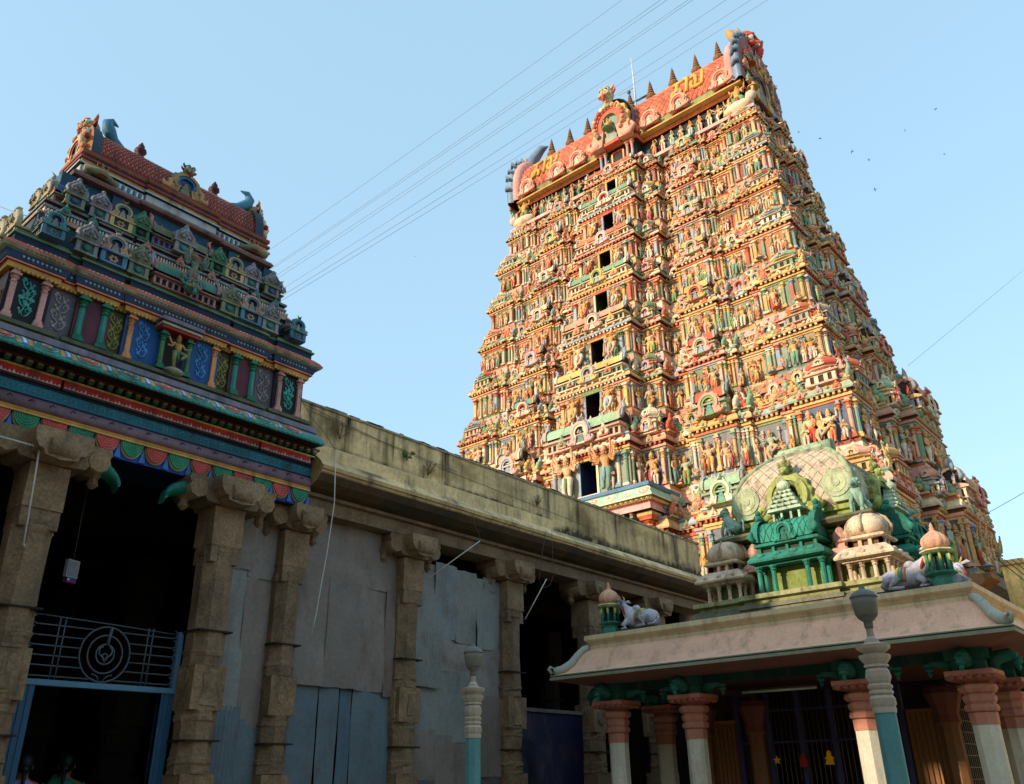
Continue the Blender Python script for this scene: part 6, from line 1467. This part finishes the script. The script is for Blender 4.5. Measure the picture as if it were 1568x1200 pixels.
def bull():   # lying, head towards +x
    m = MB(); W_ = c(182, 178, 182); G_2 = c(110, 108, 116); rs_ = []
    for x, zc, ry, rz_ in ((-.36, .15, .05, .06), (-.34, .16, .13, .13), (-.24, .17, .17, .165), (-.08, .17, .17, .16), (.08, .185, .165, .17), (.18, .23, .14, .18), (.25, .30, .11, .14), (.30, .38, .085, .10), (.34, .45, .07, .08)):
        rs_.append([(x + (.0 if zc < .2 else -.25 * (rz_ * math.sin(a))), ry * math.cos(a), zc + rz_ * math.sin(a)) for a in np.linspace(0, 2 * PI, 14, endpoint=False)])
    m.rings(rs_, W_, True)
    m.ball((.06, 0, .36), (.09, .07, .08), W_, 8, 6)
    m.tube([(.32, 0, .48), (.40, 0, .49), (.48, 0, .45), (.52, 0, .43)], [.075, .075, .055, .045], W_, 10); m.ball((.525, 0, .43), (.03, .045, .04), G_2, 8, 5)
    for s in (-1, 1):
        m.tube([(.34, s * .06, .53), (.33, s * .16, .55), (.30, s * .2, .53)], [.02, .032, .008], W_, 6); m.tube([(.35, s * .045, .55), (.36, s * .075, .61), (.39, s * .07, .65)], [.02, .016, .004], c(190, 160, 90), 6); m.ball((.42, s * .06, .50), (.016, .012, .016), DARK, 6, 4)
        m.tube([(.17, s * .12, .16), (.28, s * .14, .08), (.20, s * .15, .03), (.32, s * .14, .02)], [.065, .05, .035, .03], W_, 7); m.tube([(-.24, s * .13, .14), (-.12, s * .19, .15), (-.22, s * .2, .04), (-.02, s * .18, .025)], [.11, .075, .045, .03], W_, 7)
    for k in range(3):
        P_ = []; 
        for a in np.linspace(-.3, PI + .3, 13): P_.append((-.10 + .05 * k, .178 * math.cos(a), .17 + .172 * math.sin(a)))
        m.tube(P_, .024, [c(190, 170, 80), c(80, 140, 130), c(190, 120, 90)][k], 5)
    m.tube([(.26 + .05 * math.sin(a), .115 * math.cos(a), .33 + .12 * math.sin(a)) for a in np.linspace(0, 2 * PI, 15)], .02, c(170, 60, 50), 5)
    m.tube([(-.36, 0, .18), (-.42, .06, .14), (-.38, .16, .05), (-.28, .20, .03)], [.02, .016, .014, .022], W_, 5)
    m.box(-.42, .40, -.2, .2, -.03, .012, c(70, 62, 58))
    return m
BULLM = obj('bull_statue', MB().merge(bull(), T(0, 0, 0, .88)), M_SHRINE, None, (11.72, 7.42, 3.78), PI / 2)
tag(BULLM, 'grey-white lying bull statue beside the left turret', 'statue', 'lying bull statues on the pavilion roof')
for loc, rz, lb in (((11.75, 3.3, 3.78), -PI / 2, 'grey-white lying bull statue with blanket left of the right turret'), ((12.5, 2.92, 3.78), 0, 'shadowed lying bull statue behind the right turret')):
    k = BULLM.copy(); COLL.objects.link(k); k.location = loc; k.rotation_euler = (0, 0, rz); k['label'] = lb

# ------------------------------------------------------------------ yellow building behind the pavilion
yb = thing('yellow_building', 'plain yellow limewashed wall with stone bracket at the right edge', 'building', (19, 0, 0))
m = MB(); m.box(0, 8, -8, 3.55, 0, 5.36, c(228, 192, 118)); m.box(-.06, 8, -8, 3.58, 5.36, 5.45, c(200, 166, 100)); obj('wall', m, M_WALL, yb)
m = MB(); zt = 5.12
m.prism([(3.62, zt), (4.55, zt), (4.55, zt - .10), (4.4, zt - .2), (3.85, zt - .2), (3.62, zt - .08)], -.75, -.08, c(150, 102, 66), 'yz'); m.box(-.62, -.16, 3.9, 4.3, 4.3, zt - .203, c(150, 108, 72)); m.box(-.56, -.22, 3.95, 4.25, 0, 4.3, ST2); obj('stone_bracket', m, M_STONE, yb)
m = MB()
for k in range(4): m.tube([(-.8, 3.4 - .1 * k, 5.3), (-.84, 3.1 - .1 * k, 4.9), (-.3, 2.8 - .12 * k, 4.6 - .08 * k), (-.1, 2.4, 4.6 + .05 * k), (-.1, 1.8, 4.8)], .008, c(50, 44, 40), 4)
tag(obj('tangled_wire', m, M_PLAIN, None, (19, 0, 0)), 'dark tangled wires hanging against the yellow wall', 'wire')

# ------------------------------------------------------------------ people in the entrance
def skin_mat(nm, col):
    mt = bpy.data.materials.new(nm); mt.use_nodes = True; b_ = mt.node_tree.nodes['Principled BSDF']; b_.inputs['Base Color'].default_value = col; b_.inputs['Roughness'].default_value = .55
    return mt
SKM = skin_mat('brown_skin', c(120, 76, 52))
def person(loc, rz, label, top, drape, H=1.6):
    t = thing('person', label, 'person', loc, rz); k = H / 1.7
    V = []; E_ = []; Rr_ = []
    def chain(pts, rad, start=None):
        prev = start
        for p, r_ in zip(pts, rad):
            V.append(tuple(q * k for q in p)); Rr_.append((r_[0] * k, r_[1] * k) if hasattr(r_, '__len__') else (r_ * k, r_ * k)); i = len(V) - 1
            if prev is not None: E_.append((prev, i))
            prev = i
        return prev
    pel = chain([(0, 0, .95)], [(.16, .11)]); ch = chain([(0, 0, 1.1), (0, .01, 1.28), (0, .01, 1.40)], [(.13, .10), (.155, .105), (.11, .085)], pel)
    nk = chain([(0, 0, 1.48), (0, -.01, 1.58)], [.052, .085], ch); chain([(0, -.015, 1.64)], [.07], nk)
    for s in (-1, 1):
        chain([(s * .09, 0, .88), (s * .1, -.01, .5), (s * .1, .02, .09), (s * .11, -.12, .03)], [.085, .06, .04, .035], pel)
        w_ = chain([(s * .18, .01, 1.38), (s * .23, .03, 1.12), (s * .21, -.10, .92), (s * .2, -.14, .86)], [.055, .042, .03, .03], ch)
        for q, l in enumerate((.05, .065, .07, .062)): chain([(s * (.17 + .02 * q), -.17, .83), (s * (.17 + .02 * q), -.18 - l * .4, .83 - l)], [.01, .008], w_)
        chain([(s * .165, -.15, .86), (s * .145, -.18, .83)], [.012, .009], w_)
    me = bpy.data.meshes.new('body'); me.from_pydata(V, E_, []); o = bpy.data.objects.new('body', me); COLL.objects.link(o); o.parent = t; me.materials.append(SKM)
    md = o.modifiers.new('Skin', 'SKIN'); md.use_smooth_shade = True
    for i, r_ in enumerate(Rr_): me.skin_vertices[0].data[i].radius = r_
    me.skin_vertices[0].data[0].use_root = True
    o.modifiers.new('Subdivision', 'SUBSURF').render_levels = 2; o.modifiers['Subdivision'].levels = 1
    m = MB()
    def el(z, rx, ry, dy=0): return [(rx * k * math.cos(a), (dy + ry * math.sin(a)) * k, z * k) for a in np.linspace(0, 2 * PI, 18, endpoint=False)]
    m.rings([el(.06, .24, .2), el(.5, .21, .17), el(.92, .195, .15), el(1.04, .165, .13), el(1.3, .2, .135), el(1.4, .19, .12), el(1.46, .09, .08)], [drape, drape, drape, top, top, top], True)
    for s in (-1, 1): m.tube([(s * .17 * k, .01 * k, 1.39 * k), (s * .22 * k, .02 * k, 1.25 * k), (s * .24 * k, .03 * k, 1.15 * k)], [.075 * k, .07 * k, .06 * k], top, 10)
    m.tube([(-.15 * k, -.13 * k, 1.1 * k), (.0, -.15 * k, 1.3 * k), (.13 * k, -.06 * k, 1.46 * k), (.14 * k, .11 * k, 1.36 * k), (.1 * k, .16 * k, 1.0 * k)], [.05 * k, .07 * k, .06 * k, .07 * k, .06 * k], drape, 8)
    obj('clothing', m, M_PLAIN, t)
    m = MB(); m.ball((0, .02 * k, 1.63 * k), (.092 * k, .105 * k, .115 * k), BLACK, 12, 8); m.ball((0, .11 * k, 1.56 * k), (.05 * k, .045 * k, .055 * k), BLACK, 8, 6); m.tube([(0, .13 * k, 1.56 * k), (0, .16 * k, 1.3 * k)], [.03 * k, .015 * k], BLACK, 6); obj('hair', m, M_PLAIN, t)
    m = MB()
    for s in (-1, 1): m.ball((s * .032 * k, -.088 * k, 1.605 * k), (.014 * k, .008 * k, .009 * k), WHITE, 6, 4); m.ball((s * .032 * k, -.095 * k, 1.605 * k), (.006 * k, .004 * k, .007 * k), BLACK, 6, 4); m.ball((s * .088 * k, -.005, 1.59 * k), (.012 * k, .02 * k, .03 * k), c(120, 76, 52), 6, 4)
    m.ball((0, -.1 * k, 1.575 * k), (.014 * k, .018 * k, .024 * k), c(120, 76, 52), 6, 4); m.ball((0, -.088 * k, 1.535 * k), (.026 * k, .01 * k, .009 * k), c(120, 50, 46), 8, 4); obj('face', m, M_PLAIN, t)
    return t
p = onY(36, 1180, 10.75); person((p.x, 10.75, .345), .4, 'person with black hair in lilac and pink clothes seen from behind at the gate', c(150, 130, 170), c(190, 90, 130), 1.6).rotation_euler.z = 2.9
p = onY(96, 1175, 11.3); person((p.x + .05, 11.3, .345), 2.6, 'person in dark green clothes standing in the dark entrance', c(20, 110, 70), c(16, 90, 60), 1.62)

# ------------------------------------------------------------------ sky wires, mast and birds
WR = c(136, 150, 162)
def wire(pa, pb, Da, Db, label, r=.012, sag=.25):
    a = onD(*pa, Da); b = onD(*pb, Db); m = MB(); P = []
    for i in range(25):
        t = i / 24; q = a.lerp(b, t); q.z -= sag * 4 * t * (1 - t) * .3; P.append(q)
    m.tube([tuple(q) for q in P], r, WR, 4); tag(obj('overhead_wire', m, M_PLAIN), label, 'wire', 'overhead wires crossing the sky')
def ext(p0, p1, t): return (p0[0] + (p1[0] - p0[0]) * t, p0[1] + (p1[1] - p0[1]) * t)
ws = [((404, 386.6), (919, 20)), ((418, 405.7), (977, 20)), ((419, 408), (986, 20)), ((425.5, 418), (1018, 20)), ((428, 422), (1025, 20)), ((464, 420), (1075, 20)), ((481.6, 420), (1111.6, 20)), ((494, 420), (1136.5, 20))]
nm = ['topmost and steepest overhead wire crossing the sky', 'second overhead wire from the top, upper of a close pair', 'third overhead wire from the top, lower of the upper close pair', 'fourth overhead wire from the top, upper of the second close pair', 'fifth overhead wire from the top, lower of the second close pair',
      'sixth overhead wire from the top, alone below the close pairs', 'seventh overhead wire from the top, just above the lowest', 'lowest overhead wire, passing just above the red tower roof']
for (a, b), lb in zip(ws, nm): wire(ext(a, b, -.16), ext(a, b, 1.45), 16, 13, lb, .0035)
wire((1486, 800), (1640, 712), 60, 50, 'faint wire running up right from the shaded tower flank', .02, .1)
wire((1390, 560), (1640, 352), 66, 60, 'faintest wire high above the shaded tower flank at right', .012, .1)
wire((-60, 292), (40, 330), 14, 13, 'short wire ending at the left end of the painted gateway shrine', .006, .05)
t = thing('lightning_mast', 'slim white metal mast with a camera arm on the tower roof', 'mast', (45.5, 25.2, 49.2))
def Lp(p): return tuple(onX(p[0], p[1], 45.5) - Vector((45.5, 25.2, 49.2)))
m = MB(); m.tube([Lp((975, 172)), Lp((970, 120)), Lp((966, 88))], [.09, .07, .03], c(190, 194, 196), 6); obj('pole', m, M_PLAIN, t)
m = MB(); m.tube([Lp((948, 146)), Lp((972, 133))], .035, c(150, 154, 156), 5); m.tube([Lp((968, 158)), Lp((992, 145))], .09, c(60, 66, 70), 5); obj('arm', m, M_PLAIN, t)
m = MB(); q = Lp((963, 141)); m.ball(q, (.16, .16, .18), c(90, 94, 98), 8, 6); obj('camera', m, M_PLAIN, t)
def bird(px, py, D, s, label, rz):
    m = MB(); K = c(64, 72, 84)
    m.tube([(-.22, 0, 0), (-.1, 0, .01), (.08, 0, .02), (.2, 0, .03), (.26, 0, .02)], [.02, .055, .06, .035, .005], K, 6)
    for sg in (-1, 1): m.rings([[(.10, 0, .04), (-.06, 0, .04), (-.06, 0, .03), (.10, 0, .03)], [(.08, sg * .2, .14), (-.05, sg * .2, .14), (-.05, sg * .2, .13), (.08, sg * .2, .13)], [(-.02, sg * .42, .10), (-.06, sg * .42, .10), (-.06, sg * .42, .095), (-.02, sg * .42, .095)]], K, False)
    m.prism([(-.2, -.02), (-.34, -.07), (-.34, .07), (-.2, .02)], 0, .015, K, 'xy')
    p = onD(px, py, D); o = obj('bird', MB().merge(m, T(0, 0, 0, s)), M_PLAIN, None, tuple(p), rz); o.rotation_euler = (.5, .3, rz); tag(o, label, 'bird', 'birds in the sky right of the tower')
for px, py, s, lb in ((1255.5, 212, .95, 'tiny dark bird nearest the tower top, right of its roof'), (1305, 232, .95, 'tiny dark bird third from left, above the middle of the flock'), (1330.5, 244.5, .7, 'tiny dark bird just right below the third bird'), (1340, 290, .9, 'tiny dark bird lowest of the flock'),
                      (1433, 167, 1.1, 'tiny dark bird highest and farthest right in the sky'), (1386, 199.5, .6, 'faint tiny bird between the flock and the highest bird'), (1223, 202, .6, 'faint tiny bird closest to the shaded tower flank'), (1446, 236, .55, 'faint tiny bird far right below the highest bird'), (635, 393, .55, 'lone tiny bird in the sky between the two towers')):
    bird(px, py, 70, s * .5, lb, px * .7)

# unseen range added behind the viewer, sized to shade the courtyard from low sun
K = c(206, 168, 112)
m = MB()
for y0, y1, z0, z1 in ((-16, 11.8, 0, 11.6), (13.1, 34, 0, 11.6), (11.8, 13.1, 0, 8.5), (11.8, 13.1, 10.6, 11.6)): m.box(-9.6, -8.4, y0, y1, z0, z1, K)  # slot left open so one sunbeam reaches a pavilion column
m.box(-9.75, -8.25, -16, 34, 11.603, 11.85, LIMED)
for k in range(9): m.box(-8.42, -8.15, -14 + k * 2.6, -13.4 + k * 2.6, 0, 5, ST2)
obj('unseen_west_sun_blocker', m, M_WALL, kind='structure')
m = MB(); m.box(-8.4, 44, -12.2, -11, 0, 7, K); m.box(-8.4, 44, -12.4, -10.85, 7.003, 7.3, K)  # unseen range added to cut skylight and bounce warm light onto the shaded fronts
for k in range(18): m.box(-6.3 + k * 2.8, -5.7 + k * 2.8, -11.02, -10.7, 0, 5, ST2)
obj('unseen_south_bounce_block', m, M_WALL, kind='structure')
